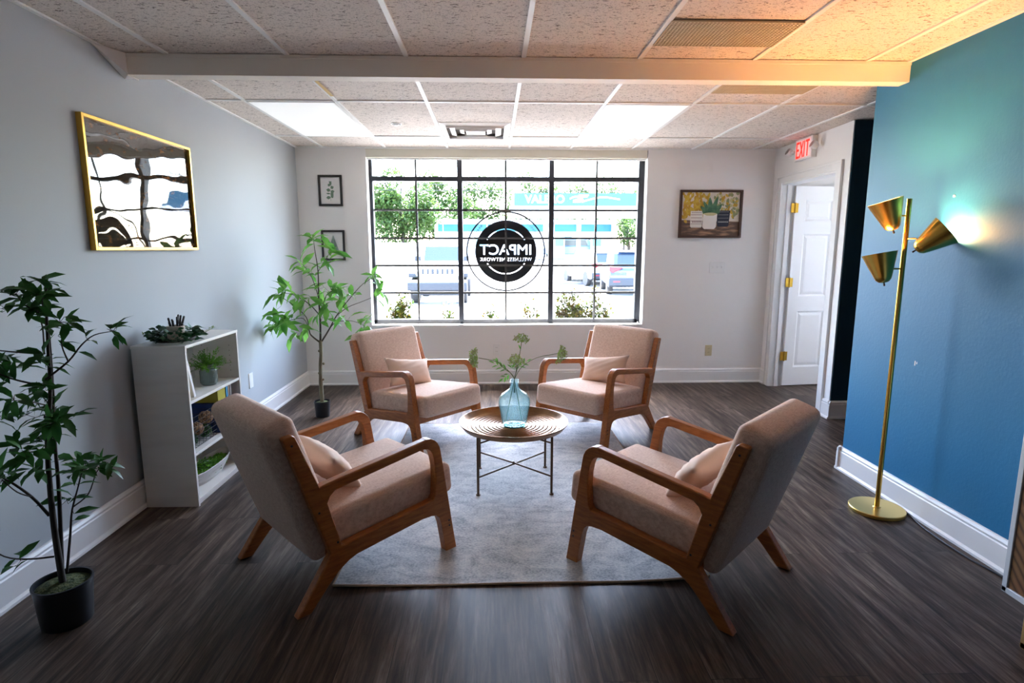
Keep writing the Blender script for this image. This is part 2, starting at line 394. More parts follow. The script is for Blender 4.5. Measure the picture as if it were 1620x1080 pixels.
        if parent: o.parent = parent
        if bevel:
            b = o.modifiers.new('bevel', 'BEVEL'); b.width = bevel; b.segments = 3; b.limit_method = 'ANGLE'; b.angle_limit = R(35)
            b.harden_normals = False
            me.polygons.foreach_set('use_smooth', [True] * len(me.polygons)); me.set_sharp_from_angle(angle=R(35))
        return o

T = Matrix.Translation
def at(px, py, y):      # point of the vertical plane at depth y that the photograph shows at pixel (px, py)
    a, w = R(9.125), R(1.866)
    x, u, v = px - 810, 540 - py, 909.0
    up, fw = u * math.cos(a) - v * math.sin(a), u * math.sin(a) + v * math.cos(a)
    X, Y = x * math.cos(w) + fw * math.sin(w), -x * math.sin(w) + fw * math.cos(w)
    return Vector((X * y / Y, y, 1.4 + up * y / Y))
def RX(a): return Matrix.Rotation(R(a), 4, 'X')
def RY(a): return Matrix.Rotation(R(a), 4, 'Y')
def RZ(a): return Matrix.Rotation(R(a), 4, 'Z')

def thing(name, label, cat, loc=(0, 0, 0), rz=0, group=None):
    o = bpy.data.objects.new(name, None); C.objects.link(o); o.location = loc; o.rotation_euler = (0, 0, R(rz))
    o.empty_display_size = 0.1
    o['label'] = label; o['category'] = cat
    if group: o['group'] = group
    return o
def tag(o, label, cat, group=None, kind=None):
    o['label'] = label; o['category'] = cat
    if group: o['group'] = group
    if kind: o['kind'] = kind
    return o
def struct(o): o['kind'] = 'structure'; return o
def dup(root, loc=None, rz=None, label=None):
    r = root.copy(); C.objects.link(r)
    if loc is not None: r.location = loc
    if rz is not None: r.rotation_euler = (0, 0, R(rz))
    if label: r['label'] = label
    for ch in list(root.children):
        c = ch.copy(); C.objects.link(c); c.parent = r
        for g in list(ch.children):
            d = g.copy(); C.objects.link(d); d.parent = c
    return r
def text(name, body, size, m, xf, parent=None, extrude=0.001, offset=0.0, spacing=1.0):
    cu = bpy.data.curves.new(name, 'FONT'); cu.body = body; cu.size = size; cu.extrude = extrude; cu.offset = offset
    cu.align_x = 'CENTER'; cu.align_y = 'CENTER'; cu.space_character = spacing
    tmp = bpy.data.objects.new(name, cu); C.objects.link(tmp)
    bpy.context.view_layer.update()
    me = bpy.data.meshes.new_from_object(tmp.evaluated_get(bpy.context.evaluated_depsgraph_get()))
    bpy.data.objects.remove(tmp); bpy.data.curves.remove(cu)
    me.materials.clear(); me.materials.append(m); me.transform(xf)
    if xf.determinant() < 0: me.flip_normals()
    o = bpy.data.objects.new(name, me); C.objects.link(o)
    if parent: o.parent = parent
    return o
def cut(o, cutters):
    for c in cutters:
        md = o.modifiers.new('cut', 'BOOLEAN'); md.operation = 'DIFFERENCE'; md.solver = 'EXACT'; md.object = c; md.use_self = True
    bpy.context.view_layer.update()
    me = bpy.data.meshes.new_from_object(o.evaluated_get(bpy.context.evaluated_depsgraph_get()))
    o.modifiers.clear(); o.data = me
    for c in cutters: bpy.data.objects.remove(c)

HC = 2.387          # ceiling height
XL, XR, YB = -1.935, 2.235, 5.92
YW = 6.07           # window frame plane
WX0, WX1, WZ0, WZ1 = -1.25, 1.555, 0.622, 2.375
YN = -3.8           # wall behind the camera

# ------------------------------------------------------------------ room shell
struct(MB().box(-2.1, 6.2, YN - .1, 6.15, -0.12, 0.0).build('floor', M['floor']))
struct(MB().box(-2.1, 6.2, YN - .1, 6.15, HC + .004, HC + .15).build('ceiling', M['ceil']))
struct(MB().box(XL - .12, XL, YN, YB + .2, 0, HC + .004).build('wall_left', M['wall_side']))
b = MB()   # back wall with window opening, and the window of the side room
b.box(XL, WX0, YB, YB + .22, 0, HC); b.box(WX1, 4.0, YB, YB + .22, 0, HC)
b.box(WX0, WX1, YB, YB + .22, 0, WZ0); b.box(WX0, WX1, YB, YB + .22, WZ1, HC)
b.box(4.0, 5.8, YB, YB + .22, 0, 1.4); b.box(4.0, 5.8, YB, YB + .22, 2.2, HC); b.box(5.8, 6.1, YB, YB + .22, 0, HC)
struct(b.build('wall_back', M['wall']))
struct(MB().box(XR, XR + .14, YN, 3.46, 0, HC).build('wall_right', M['teal']))
struct(MB().box(XL, 6.1, YN - .1, YN, 0, HC).build('wall_rear', M['wall']))
struct(MB().box(6.1, 6.2, YN, 6.1, 0, HC).build('wall_far_right', M['wall']))
# door wall, slightly off the axis
DA = Vector((2.85, 5.92, 0)); DB = Vector((2.805, 4.58, 0))
dd = (DB - DA).normalized(); dn = Vector((dd.y, -dd.x, 0))
if dn.x > 0: dn = -dn
DW = Matrix(((dd.x, dn.x, 0, DA.x), (dd.y, dn.y, 0, DA.y), (0, 0, 1, 0), (0, 0, 0, 1)))   # local: x along wall, y out into the room, z up
DL = (DB - DA).length
b = MB(DW); b.box(-.02, .20, -.13, 0, 0, HC); b.box(1.16, DL, -.13, 0, 0, HC); b.box(.20, 1.16, -.13, 0, 2.035, HC)
struct(b.build('wall_door', M['wall']))
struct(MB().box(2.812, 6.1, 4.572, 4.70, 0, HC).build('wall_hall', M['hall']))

struct(MB().box(2.95, 6.1, 4.70, 4.72, 0, HC).build('side_room_bounce_board', M['wall']))  # unseen white board added to bounce window light onto the door leaf
# ceiling grid, beam
b = MB(); t = .012
for k in range(-3, 9):
    x = 0.165 + .61 * k
    if XL < x < 6.0: b.box(x - t, x + t, YN, 3.19 if x < XR else 3.19, HC - .004, HC + .01)
    if XL < x < 2.84: b.box(x - t, x + t, 3.27, 5.92, HC - .004, HC + .01)
for y in (5.35, 4.12): b.box(XL, 2.84 if y > 4.6 else 6.0, y - t, y + t, HC - .0045, HC + .01)
for y in (1.95, 0.73, -.49, -1.71, -2.93): b.box(XL, XR, y - t, y + t, HC - .0045, HC + .01)
b.box(XL, XL + .022, YN, YB, HC - .005, HC + .01); b.box(XL, 2.86, YB - .022, YB, HC - .005, HC + .01); b.box(XR - .022, XR, YN, 3.46, HC - .005, HC + .01)
struct(b.build('trim_1', M['gridm']))
b = MB(); b.box(-1.866, XR, 3.19, 3.275, 2.284, HC + .002)
b.box(-1.872, -1.866, 3.186, 3.28, 2.28, HC); b.box(.068, .0695, 3.1885, 3.276, 2.2825, HC)
b.box(-1.866, XR, 3.186, 3.19, 2.368, 2.386)
struct(b.build('trim_2', M['beam'], bevel=.002))
b = MB(); b.add([(XL, 3.02, HC), (-1.866, 3.19, HC), (-1.866, 3.19, 2.284), (XL, 3.275, 2.284), (-1.866, 3.275, 2.284), (XL, 3.275, HC), (-1.866, 3.275, HC)],
      [(0, 1, 2), (0, 2, 3), (2, 4, 3), (1, 6, 4, 2), (3, 4, 6, 5), (0, 3, 5), (0, 5, 6, 1)])
struct(b.build('trim_3', M['wall']))

def base_profile():
    return [(0, 0), (.028, 0), (.028, .012), (.018, .022), (.018, .118), (.014, .124), (.016, .134), (.010, .146), (.005, .150), (0, .150)]
def baseboard(name, A, B, nrm, m=None):
    A = Vector((*A, 0)); B = Vector((*B, 0)); d = (B - A).normalized(); n = Vector((*nrm, 0))
    X = Matrix(((n.x, d.x, 0, A.x), (n.y, d.y, 0, A.y), (0, 0, 1, 0), (0, 0, 0, 1)))
    return struct(MB(X).prism(base_profile(), 0, (B - A).length, 'xz').build(name, m or M['trim']))
baseboard('baseboard_left', (XL, YN), (XL, YB), (1, 0))
baseboard('baseboard_back', (XL, YB), (2.85, YB), (0, -1))
baseboard('baseboard_right', (XR, YN), (XR, 3.488), (-1, 0))
baseboard('baseboard_right_end', (XR - .028, 3.46), (XR + .14, 3.46), (0, 1))
baseboard('baseboard_hall', (2.785, 4.572), (6.1, 4.572), (0, -1))
p = DA + dd * 1.25; q = DB + dd * .036
baseboard('baseboard_door_right', (p.x, p.y), (q.x, q.y), (dn.x, dn.y))
q = DA + dd * .115
baseboard('baseboard_door_left', (DA.x, DA.y), (q.x, q.y), (dn.x, dn.y))

# ------------------------------------------------------------------ door in the right wall
root = thing('door_1', 'open white six-panel door seen through the doorway under the exit sign', 'door'); root['kind'] = 'structure'
b = MB(DW)
for (x0, x1) in ((.115, .20), (1.16, 1.25)):
    b.box(x0, x1, 0, .014, 0, 2.10)
    ox = x0 if x0 < .5 else x1 - .02
    b.box(ox, ox + .02, .014, .022, 0, 2.10)
b.box(.115, 1.25, 0, .014, 2.035, 2.11); b.box(.115, 1.25, .014, .022, 2.09, 2.11)
b.box(.185, .20, -.13, .004, 0, 2.04); b.box(1.16, 1.175, -.13, .004, 0, 2.04); b.box(.2, 1.16, -.13, .004, 2.02, 2.04)
b.box(.2, .212, -.09, -.05, 0, 2.02); b.box(1.148, 1.16, -.09, -.05, 0, 2.02)
b.build('door_casing', M['trim'], root, bevel=.002)
hp = DW @ Vector((.222, -.128, 0))
LX = T((hp.x, hp.y, 0)) @ RZ(7.0)      # leaf local: x = along the leaf away from the hinge
b = MB(LX); Wd, Hd = .90, 2.01
cols = [(.11, .41), (.49, .79)]; rows = [(.20, .78), (.93, 1.55), (1.67, 1.88)]
xs = [0, .11, .41, .49, .79, Wd]; zs = [.012, .20, .78, .93, 1.55, 1.67, 1.88, Hd]
for i in range(5):
    for j in range(7):
        x0, x1, z0, z1 = xs[i], xs[i + 1], zs[j], zs[j + 1]
        if i in (1, 3) and j in (1, 3, 5):
            a, dp, a2 = .018, .010, .045
            for yy, sg in ((0, 1),):
                ring = [[(x0, 0, z0), (x1, 0, z0), (x1, 0, z1), (x0, 0, z1)],
                        [(x0 + a, dp, z0 + a), (x1 - a, dp, z0 + a), (x1 - a, dp, z1 - a), (x0 + a, dp, z1 - a)],
                        [(x0 + a2, .003, z0 + a2), (x1 - a2, .003, z0 + a2), (x1 - a2, .003, z1 - a2), (x0 + a2, .003, z1 - a2)]]
                for q in range(2):
                    for w in range(4): b.quad(ring[q][w], ring[q][(w + 1) % 4], ring[q + 1][(w + 1) % 4], ring[q + 1][w])
                b.quad(*ring[2])
        else:
            b.quad((x0, 0, z0), (x1, 0, z0), (x1, 0, z1), (x0, 0, z1))
b.quad((0, 0, .012), (0, .035, .012), (0, .035, Hd), (0, 0, Hd)); b.quad((Wd, 0, .012), (Wd, .035, .012), (Wd, .035, Hd), (Wd, 0, Hd))
b.quad((0, .035, .012), (Wd, .035, .012), (Wd, .035, Hd), (0, .035, Hd)); b.quad((0, 0, Hd), (Wd, 0, Hd), (Wd, .035, Hd), (0, .035, Hd))
lf = b.build('door_leaf', M['trim'], root)
b = MB(LX); b.lathe([(.012, 0), (.012, .03), (.028, .045), (.03, .06), (.018, .072), (0.001, .074)], 16, T((.84, 0, .95)) @ RX(90)); b.build('door_knob', M['brass'], lf, smooth=40)
for i, z in enumerate((.32, 1.07, 1.80)):
    b = MB(LX); b.box(-.042, -.004, -.004, 0, z - .045, z + .045); b.box(.0, .034, -.004, .0, z - .045, z + .045)
    b.tube([(-.002, -.007, z - .05), (-.002, -.007, z + .05)], .007, 8)
    b.build('hinge', M['hinge'], root, smooth=30)

# side room window glass frame (lights the side room)
b = MB()
for x in (4.0, 4.88, 5.76): b.box(x, x + .04, YW, YW + .04, 1.2, 2.2)
for z in (1.2, 1.7, 2.16): b.box(4.0, 5.8, YW, YW + .04, z, z + .04)
struct(b.build('window_2', M['winframe']))

# ------------------------------------------------------------------ window
win = thing('window_1', 'wide black framed window with grids looking onto the car park', 'window'); win['kind'] = 'structure'
FX0, FX1, FZ0, FZ1 = -1.252, 1.533, .634, 2.33
def frame_piece(x0, x1, z0, z1, y0=YW - .03, y1=YW + .04, name='window_frame'):
    return MB().box(x0, x1, y0, y1, z0, z1).build(name, M['winframe'], win, bevel=.003)
frame_piece(FX0 - .02, FX0 + .035, FZ0, FZ1); frame_piece(FX1 - .035, FX1 + .03, FZ0, FZ1)
frame_piece(FX0, FX1, FZ0 - .012, FZ0 + .035); frame_piece(FX0, FX1, FZ1 - .01, FZ1 + .05)
for x in (-.337, .603): frame_piece(x - .026, x + .026, FZ0, FZ1, YW - .035, YW + .045, 'mullion')
frame_piece(FX0, FX1, 2.082, 2.128, YW - .032, YW + .042, 'transom')
b = MB()
for x in (-.783, .133, 1.071): b.box(x - .0105, x + .0105, YW - .004, YW + .011, FZ0, FZ1)
for z in (1.796, 1.512, 1.231, .947): b.box(FX0, FX1, YW - .005, YW + .0105, z - .0105, z + .0105)
b.build('muntins', M['muntin'], win)
for i, (x0, x1) in enumerate(((FX0 + .03, -.36), (-.312, .578), (.628, FX1 - .03))):
    for (z0, z1) in ((FZ0 + .02, 2.085), (2.125, FZ1)):
        MB().box(x0, x1, YW + .012, YW + .016, z0, z1).build('pane', M['glass'], win)
MB().box(WX0 - .0, WX1 + .0, YB - .004, YW - .03, WZ0 - .02, WZ0 + .004).build('sill', M['trim'], win, bevel=.002)
# blind
root = thing('roller_blind', 'rolled-up off-white roller blind across the top of the window', 'blind', (0.15, YB, 2.33))
MB().box(-1.42, 1.40, .005, .085, -.035, .045).build('valance', mat('blind_fabric', (0.72, 0.70, 0.60), .7), root, bevel=.004)
MB().tube([(-1.41, .05, -.04), (1.39, .05, -.04)], .012, 10).build('bottom_bar', M['trim'], root, smooth=40)
MB().box(1.10, 1.108, -.002, .004, .035, .055).build('clip', M['white'], root)

# decal (reads from outside)
M['vinyl'] = mat('black_vinyl', (0.006, 0.008, 0.012), .35)
M['vinylw'] = mat('white_vinyl', (0.85, 0.87, 0.9), .5, emit=None)
dec = thing('window_decal', 'round black IMPACT WELLNESS NETWORK decal on the window glass', 'decal', (.134, YW + .0185, 1.375))
def ringm(r0, r1, a0, a1, y0, y1, n=64):
    b = MB()
    for i in range(n):
        A, B = R(a0 + (a1 - a0) * i / n), R(a0 + (a1 - a0) * (i + 1) / n)
        b.quad((r0 * math.cos(A), y0, r0 * math.sin(A)), (r1 * math.cos(A), y0, r1 * math.sin(A)), (r1 * math.cos(B), y0, r1 * math.sin(B)), (r0 * math.cos(B), y0, r0 * math.sin(B)))
    return b
b = MB(); b.prism([(.321 * math.cos(2 * PI * i / 96), .321 * math.sin(2 * PI * i / 96)) for i in range(96)], -.0004, .0004, 'xz'); disc = b.build('disc', M['vinyl'], dec)
b = MB()
for i in range(96):
    A, B = 2 * PI * i / 96, 2 * PI * (i + 1) / 96
    b.prism([(r_0 * math.cos(t_), r_0 * math.sin(t_)) for r_0, t_ in ((.399, A), (.4145, A), (.4145, B), (.399, B))], -.0006, .0006, 'xz')
b.build('outer_ring', M['vinyl'], dec)
cuts = []
for (a0, a1) in ((32, 148), (212, 328)):
    pts = [(.236 * math.cos(R(a0 + (a1 - a0) * i / 40)), .236 * math.sin(R(a0 + (a1 - a0) * i / 40))) for i in range(41)]
    pts += [(.226 * math.cos(R(a1 + (a0 - a1) * i / 40)), .226 * math.sin(R(a1 + (a0 - a1) * i / 40))) for i in range(41)]
    cuts.append(MB().prism(pts, -.01, .01, 'xz').build('cutter', M['vinyl'], dec))
MIR = lambda x, z, k=1.0: T((x, 0, z)) @ Matrix.Diagonal((-k, 1, 1, 1)) @ RX(90)
cuts.append(text('cutter', 'IMPACT', .150, M['vinyl'], MIR(0, .014, 1.04), dec, .01, .0015))
cuts.append(text('cutter', 'WELLNESS NETWORK', .0535, M['vinyl'], MIR(0, -.083, .93), dec, .01, -.0009, 1.12))
cut(disc, cuts)
b = MB(); rg = random.Random(2)
for i in range(90):
    if i % 15 in (0, 5, 9): continue
    X_ = RY(4 * i) @ T((0, 0, .363))
    b.box(-.007, -.0015, -.0005, .0005, -.011, .011, X_)
    k = rg.choice((0, 1, 2))
    if k != 1: b.box(-.003, .006, -.0005, .0005, .005, .011, X_)
    if k != 2: b.box(-.003, .004, -.0005, .0005, -.002, .001, X_)
    if k == 2: b.box(.004, .007, -.0005, .0005, -.009, .006, X_)
b.build('ring_text', M['vinyl'], dec)['kind'] = 'stuff'

# ------------------------------------------------------------------ ceiling fixtures
for (x0, lab) in ((-1.665, 'plain white ceiling light panel near the left wall'), (.775, 'plain white ceiling light panel right of the air diffuser')):
    r_ = thing('ceiling_light', lab, 'ceiling light', (x0 + .305, 4.735, HC), group='flat ceiling light panels')
    MB().box(-.291, .291, -.60, .60, -.006, .003).build('lens', M['lens'], r_)
    b = MB()
    for (a, c, d, e) in ((-.295, -.283, -.603, .603), (.283, .295, -.603, .603), (-.295, .295, -.603, -.591), (-.295, .295, .591, .603)): b.box(a, c, d, e, -.008, .002)
    b.build('frame', M['gridm'], r_)
M['grille'] = mat('tan_grille', (0.50, 0.44, 0.30), .6)
def grille(x, y, lx, ly, lab):
    r_ = thing('return_grille', lab, 'vent', (x, y, HC), group='perforated return air grilles in the ceiling')
    MB().box(-lx / 2, lx / 2, -ly / 2, ly / 2, -.001, .003).build('backing', mat('grille_dark', (.16, .13, .09), .8), r_)
    b = MB(); n = int(lx / .0165); k = int(ly / .0165)
    for i in range(n + 1): X_ = -lx / 2 + lx * i / n; b.box(X_ - .0035, X_ + .0035, -ly / 2, ly / 2, -.008, -.001)
    for i in range(k + 1): Y_ = -ly / 2 + ly * i / k; b.box(-lx / 2, lx / 2, Y_ - .0035, Y_ + .0035, -.0085, -.001)
    b.build('lattice', M['grille'], r_)
grille(1.08, 2.82, .585, .30, 'tan perforated ceiling grille in front of the beam')
grille(1.69, 3.68, .585, .28, 'tan perforated ceiling grille just behind the beam')
dif = thing('air_diffuser', 'white square ceiling air diffuser above the window', 'vent', (-.14, 5.06, HC))
b = MB()
for k, (h0, h1, z0, z1) in enumerate(((.285, .235, 0, -.030), (.225, .165, .004, -.030), (.155, .095, .008, -.028))):
    for a in range(4):
        X_ = RZ(90 * a)
        b.add([(-h0, -h0, z0), (h0, -h0, z0), (h1, -h1, z1 + .012), (-h1, -h1, z1 + .012)], [(0, 1, 2, 3)], X_)
        b.add([(-h1, -h1, z1 + .012), (h1, -h1, z1 + .012), (h1, -h1, z1), (-h1, -h1, z1)], [(0, 1, 2, 3)], X_)
b.box(-.08, .08, -.08, .08, -.022, -.018)
b.build('cones', M['white'], dif)
MB().box(-.24, .24, -.24, .24, 0.0, .003).build('throat', mat('diffuser_dark', (.05, .04, .03), .9), dif)
r_ = thing('sprinkler_head', 'small recessed round sprinkler cap in the ceiling', 'sprinkler', (-.767, 4.834, HC))
MB().lathe([(.001, -.012), (.018, -.012), (.024, -.004), (.042, -.003), (.044, .003), (.001, .003)], 24).build('cap', M['white'], r_, smooth=30)
MB().lathe([(.027, -.0045), (.034, -.0045), (.034, -.003), (.027, -.003)], 24, closed=True).build('gap_ring', mat('cap_shadow_gap', (.12, .12, .12), .6), r_)
tag(MB().box(-1.052, -1.030, 3.62, 3.98, HC - .0056, HC - .004).build('water_stain', mat('yellow_stain', (.62, .44, .18), .7)), 'yellowed stained strip of ceiling grid behind the beam, left side', 'stain')

# ------------------------------------------------------------------ exit sign
ex = thing('exit_sign', 'lit red EXIT sign with two emergency lamps over the doorway', 'exit sign'); ex.matrix_world = DW @ T((.655, .03, 2.285))
MB().box(-.155, .155, -.03, .018, -.092, .095).build('housing', M['white'], ex, bevel=.004)
M['exitface'] = mat('exit_face', (.8, .76, .75), .5, emit=(1, .5, .45), estr=.05)
MB().box(-.135, .135, .018, .0195, -.075, .078).build('face', M['exitface'], ex)
M['red'] = mat('exit_red', (.75, .02, .005), .5, emit=(1, .015, .004), estr=.30)
# the text must read from the room: local x runs towards the camera, seen from -x it reads left to right
b = MB()
def bar(pts, w):
    for (x0, z0), (x1, z1) in zip(pts[:-1], pts[1:]):
        d = Vector((x1 - x0, 0, z1 - z0)).normalized() * w / 2; n_ = Vector((-d.z, 0, d.x))
        b.add([(x0 - d.x * .8 + n_.x, .0210, z0 - d.z * .8 + n_.z), (x1 + d.x * .8 + n_.x, .0210, z1 + d.z * .8 + n_.z), (x1 + d.x * .8 - n_.x, .0210, z1 + d.z * .8 - n_.z), (x0 - d.x * .8 - n_.x, .0210, z0 - d.z * .8 - n_.z)], [(0, 1, 2, 3)])
L_ = .062
def gl(x, strokes):
    for st in strokes: bar([(x + p[0], p[1]) for p in st], .020)
gl(-.112, [[(0, -L_), (0, L_)], [(0, L_), (.042, L_)], [(0, 0), (.036, 0)], [(0, -L_), (.042, -L_)]])
gl(-.048, [[(0, L_), (.048, -L_)], [(.048, L_), (0, -L_)]])
gl(.026, [[(0, -L_), (0, L_)]])
gl(.055, [[(.026, -L_), (.026, L_)], [(0, L_), (.052, L_)]])
b.build('lettering', M['red'], ex, recalc=False)
for sx, px in ((-1, -.235), (1, .212)):
    hd = MB(); hd.lathe([(.001, -.035), (.022, -.033), (.034, -.01), (.036, .018), (.033, .022)], 20, T((px, .030, .0 if sx > 0 else .005)) @ RX(-62))
    h_ = hd.build('lamp_head', M['white'], ex, smooth=40)
    MB().lathe([(.001, .020), (.031, .019), (.031, .023), (.001, .026)], 20, T((px, .030, .0 if sx > 0 else .005)) @ RX(-62)).build('lens', M['chrome'], h_, smooth=40)
    if sx < 0: MB().box(px - .01, -.15, -.02, .03, -.012, .012).build('arm', M['white'], ex)

# ------------------------------------------------------------------ wall plates
def plate(name, label, cat, X, w, h, m, kind, n=1):
    r_ = thing(name, label, cat, group=None); r_.matrix_world = X     # local: x right, z up, -y towards the room
    MB().box(-w / 2, w / 2, -.006, 0, -h / 2, h / 2).build('plate', m, r_, bevel=.003)
    for i in range(n):
        x = (i - (n - 1) / 2) * .046
        if kind == 'switch':
            MB().box(x - .005, x + .005, -.008, -.006, -.012, .012).build('slot', M['white'], r_)
            MB().box(x - .004, x + .004, -.017, -.008, -.001, .010).build('toggle', M['white'], r_)
        elif kind == 'outlet':
            for z in (-.02, .02):
                b = MB(); b.prism([(x + .016 * math.cos(a), z + .013 * math.sin(a)) for a in [2 * PI * k / 16 for k in range(16)]], -.008, -.006, 'xz'); o = b.build('socket', m, r_)
                b = MB(); b.box(x - .007, x - .005, -.0085, -.0079, z - .002, z + .006); b.box(x + .005, x + .007, -.0085, -.0079, z - .002, z + .006); b.build('slot', M['black'], o)
    return r_
plate('light_switch', 'white triple light switch plate below the succulent painting', 'light switch', T((2.317, YB, 1.212)), .165, .115, M['white'], 'switch', 3)
plate('wall_outlet', 'almond coloured wall outlet right of the chairs on the back wall', 'outlet', T((2.272, YB, .343)), .072, .115, M['almond'], 'outlet')
plate('wall_outlet', 'white wall outlet under the window behind the vase', 'outlet', T((.031, YB, .366)), .072, .115, M['white'], 'outlet')
plate('blank_plate', 'white blank cover plate on the left wall beyond the bookcase', 'wall plate', T((XL, 4.535, .368)) @ RZ(90), .072, .12, M['white'], 'none')

# ------------------------------------------------------------------ pictures
def picframe(b, w, h, t, d):
    b.box(-w / 2, -w / 2 + t, -d, 0, -h / 2, h / 2); b.box(w / 2 - t, w / 2, -d, 0, -h / 2, h / 2)
    b.box(-w / 2 + t, w / 2 - t, -d, 0, h / 2 - t, h / 2); b.box(-w / 2 + t, w / 2 - t, -d, 0, -h / 2, -h / 2 + t)
def poster_mat():
    m = bpy.data.materials.new('acrylic_poster'); m.use_nodes = True; nt = m.node_tree; nt.nodes.remove(nt.nodes['Principled BSDF'])
    mp = mapped(nt, (4, 4, 9)); n = N(nt, 'ShaderNodeTexNoise', Scale=3.0, Detail=9.0, Roughness=.7); nt.links.new(mp.outputs[0], n.inputs['Vector'])
    r = ramp(nt, [(.38, (.012, .012, .012)), (.56, (.05, .035, .02)), (.70, (.28, .12, .04))]); nt.links.new(n.outputs['Fac'], r.inputs[0])
    d = N(nt, 'ShaderNodeBsdfDiffuse'); nt.links.new(r.outputs[0], d.inputs[0])
    g = N(nt, 'ShaderNodeBsdfGlossy', Roughness=.015)
    m2 = mapped(nt, (1, 1.0, 1.6)); n2 = N(nt, 'ShaderNodeTexNoise', Scale=3.4, Detail=1.0); nt.links.new(m2.outputs[0], n2.inputs['Vector'])
    bp = N(nt, 'ShaderNodeBump', Strength=.5, Distance=.006); nt.links.new(n2.outputs['Fac'], bp.inputs['Height']); nt.links.new(bp.outputs[0], g.inputs['Normal'])
    mx = nt.nodes.new('ShaderNodeMixShader'); mx.inputs[0].default_value = .15
    nt.links.new(d.outputs[0], mx.inputs[1]); nt.links.new(g.outputs[0], mx.inputs[2]); nt.links.new(mx.outputs[0], nt.nodes['Material Output'].inputs[0]); return m
r_ = thing('framed_poster', 'large gold-framed glossy poster reflecting the window on the left wall', 'picture'); r_.matrix_world = T((XL, 3.35, 1.712)) @ RZ(90)
b = MB(); picframe(b, .975, .635, .016, .028); b.build('frame', M['gold'], r_, bevel=.0015)
MB().box(-.474, .474, -.012, -.004, -.304, .304).build('poster', poster_mat(), r_)

def botanical(label, x, z, kind):
    r_ = thing('framed_print', label, 'picture', (x, YB, z), group='botanical prints in black frames')
    b = MB(); picframe(b, .232, .30, .020, .022); b.build('frame', M['blackwood'], r_, bevel=.001)
    MB().box(-.098, .098, -.006, -.002, -.132, .132).build('paper', M['print_paper'], r_)
    b = MB(); 
    def fl(x, z, a, L, W):
        d = (math.cos(R(a)), math.sin(R(a))); n_ = (-d[1], d[0])
        pts = [(x + d[0] * L * t + n_[0] * W * k, z + d[1] * L * t + n_[1] * W * k) for t, k in ((0, 0), (.25, .4), (.6, .5), (1, 0), (.6, -.5), (.25, -.4))]
        b.add([(p[0], -.0068, p[1]) for p in pts], [tuple(range(6))])
    def stem(p, q, w=.0012):
        b.add([(p[0] - w, -.0067, p[1]), (p[0] + w, -.0067, p[1]), (q[0] + w, -.0067, q[1]), (q[0] - w, -.0067, q[1])], [(0, 1, 2, 3)])
    if kind == 'euc':
        stem((0, -.10), (.006, .07))
        for z0, a, L, W in ((-.065, 185, .045, .032), (-.06, 20, .03, .035), (-.045, 35, .035, .036), (-.03, 175, .045, .016), (-.012, 10, .04, .032), (.0, 165, .042, .034), (.025, 20, .036, .032), (.045, 140, .030, .030), (.05, 80, .035, .022), (.075, 50, .02, .015), (.07, 110, .025, .015)):
            fl(.0, z0, a, L, W)
    else:
        stem((0, -.10), (0, .10))
        for i in range(15):
            z0 = -.075 + i * .0118; L = .062 * (1 - i / 15.5)
            for s_ in (1, -1):
                fl(0, z0, 90 - s_ * 62, L, .009)
                for k in range(1, 5):
                    a = R(90 - s_ * 62); fl(math.cos(a) * L * k / 5, z0 + math.sin(a) * L * k / 5, 90 - s_ * 20, L * .16, .006); fl(math.cos(a) * L * k / 5, z0 + math.sin(a) * L * k / 5, 90 - s_ * 110, L * .16, .006)
    b.build('leaf_print', mat('print_green_' + kind, (.16, .26, .17) if kind == 'euc' else (.20, .33, .24), .7), r_, recalc=False)
    MB().box(-.096, .096, -.012, -.011, -.130, .130).build('glass', M['picglass'], r_)
botanical('upper small black-framed eucalyptus print left of the window', -1.607, 1.972, 'euc')
botanical('lower small black-framed fern print behind the potted tree', -1.603, 1.438, 'fern')

# painting of three pots
pr = thing('framed_painting', 'walnut-framed painting of potted succulents right of the window', 'picture', (2.211, YB, 1.752))
b = MB(); picframe(b, .640, .475, .022, .035); b.build('frame', M['walnut'], pr, bevel=.0015)
random.seed(5)
PW, PH = .598, .432
pm = [mat('paint_cream', (.74, .66, .58), .7), mat('paint_table', (.11, .065, .045), .7, noise=((.42, .24, .14), 9, (1, 1, 5), .45, .7)), mat('paint_mustard', (.48, .27, .02), .7, noise=((.62, .43, .05), 30, (1, 1, 1), .4, .6)),
      mat('paint_sage', (.26, .28, .13), .7), mat('paint_green', (.04, .13, .07), .7, noise=((.10, .22, .11), 25, (1, 1, 1), .4, .6)), mat('paint_white', (.78, .74, .68), .7), mat('paint_navy', (.02, .025, .045), .7), mat('paint_olive', (.55, .50, .25), .7), mat('paint_grey', (.33, .25, .24), .7)]
b = MB(); b.box(-PW / 2, PW / 2, -.012, -.004, -PH / 2, PH / 2)
lay = [-.0122]
def shape(pts, mi):
    lay[0] -= .00003; b.mi = mi; b.add([(p[0], lay[0], p[1]) for p in pts], [tuple(range(len(pts)))])
def fleaf(x, z, a, L, W, mi):
    d = (math.cos(R(a)), math.sin(R(a))); n_ = (-d[1], d[0]); pts = []
    for t, k in ((0, 0), (.2, .35), (.5, .5), (.8, .3), (1, 0), (.8, -.3), (.5, -.5), (.2, -.35)):
        pts.append((max(-PW / 2, min(PW / 2, x + d[0] * L * t + n_[0] * W * k)), max(-PH / 2, min(PH / 2, z + d[1] * L * t + n_[1] * W * k))))
    shape(pts, mi)
shape([(-PW / 2, -PH / 2), (PW / 2, -PH / 2), (PW / 2, -.075), (-PW / 2, -.06)], 1)
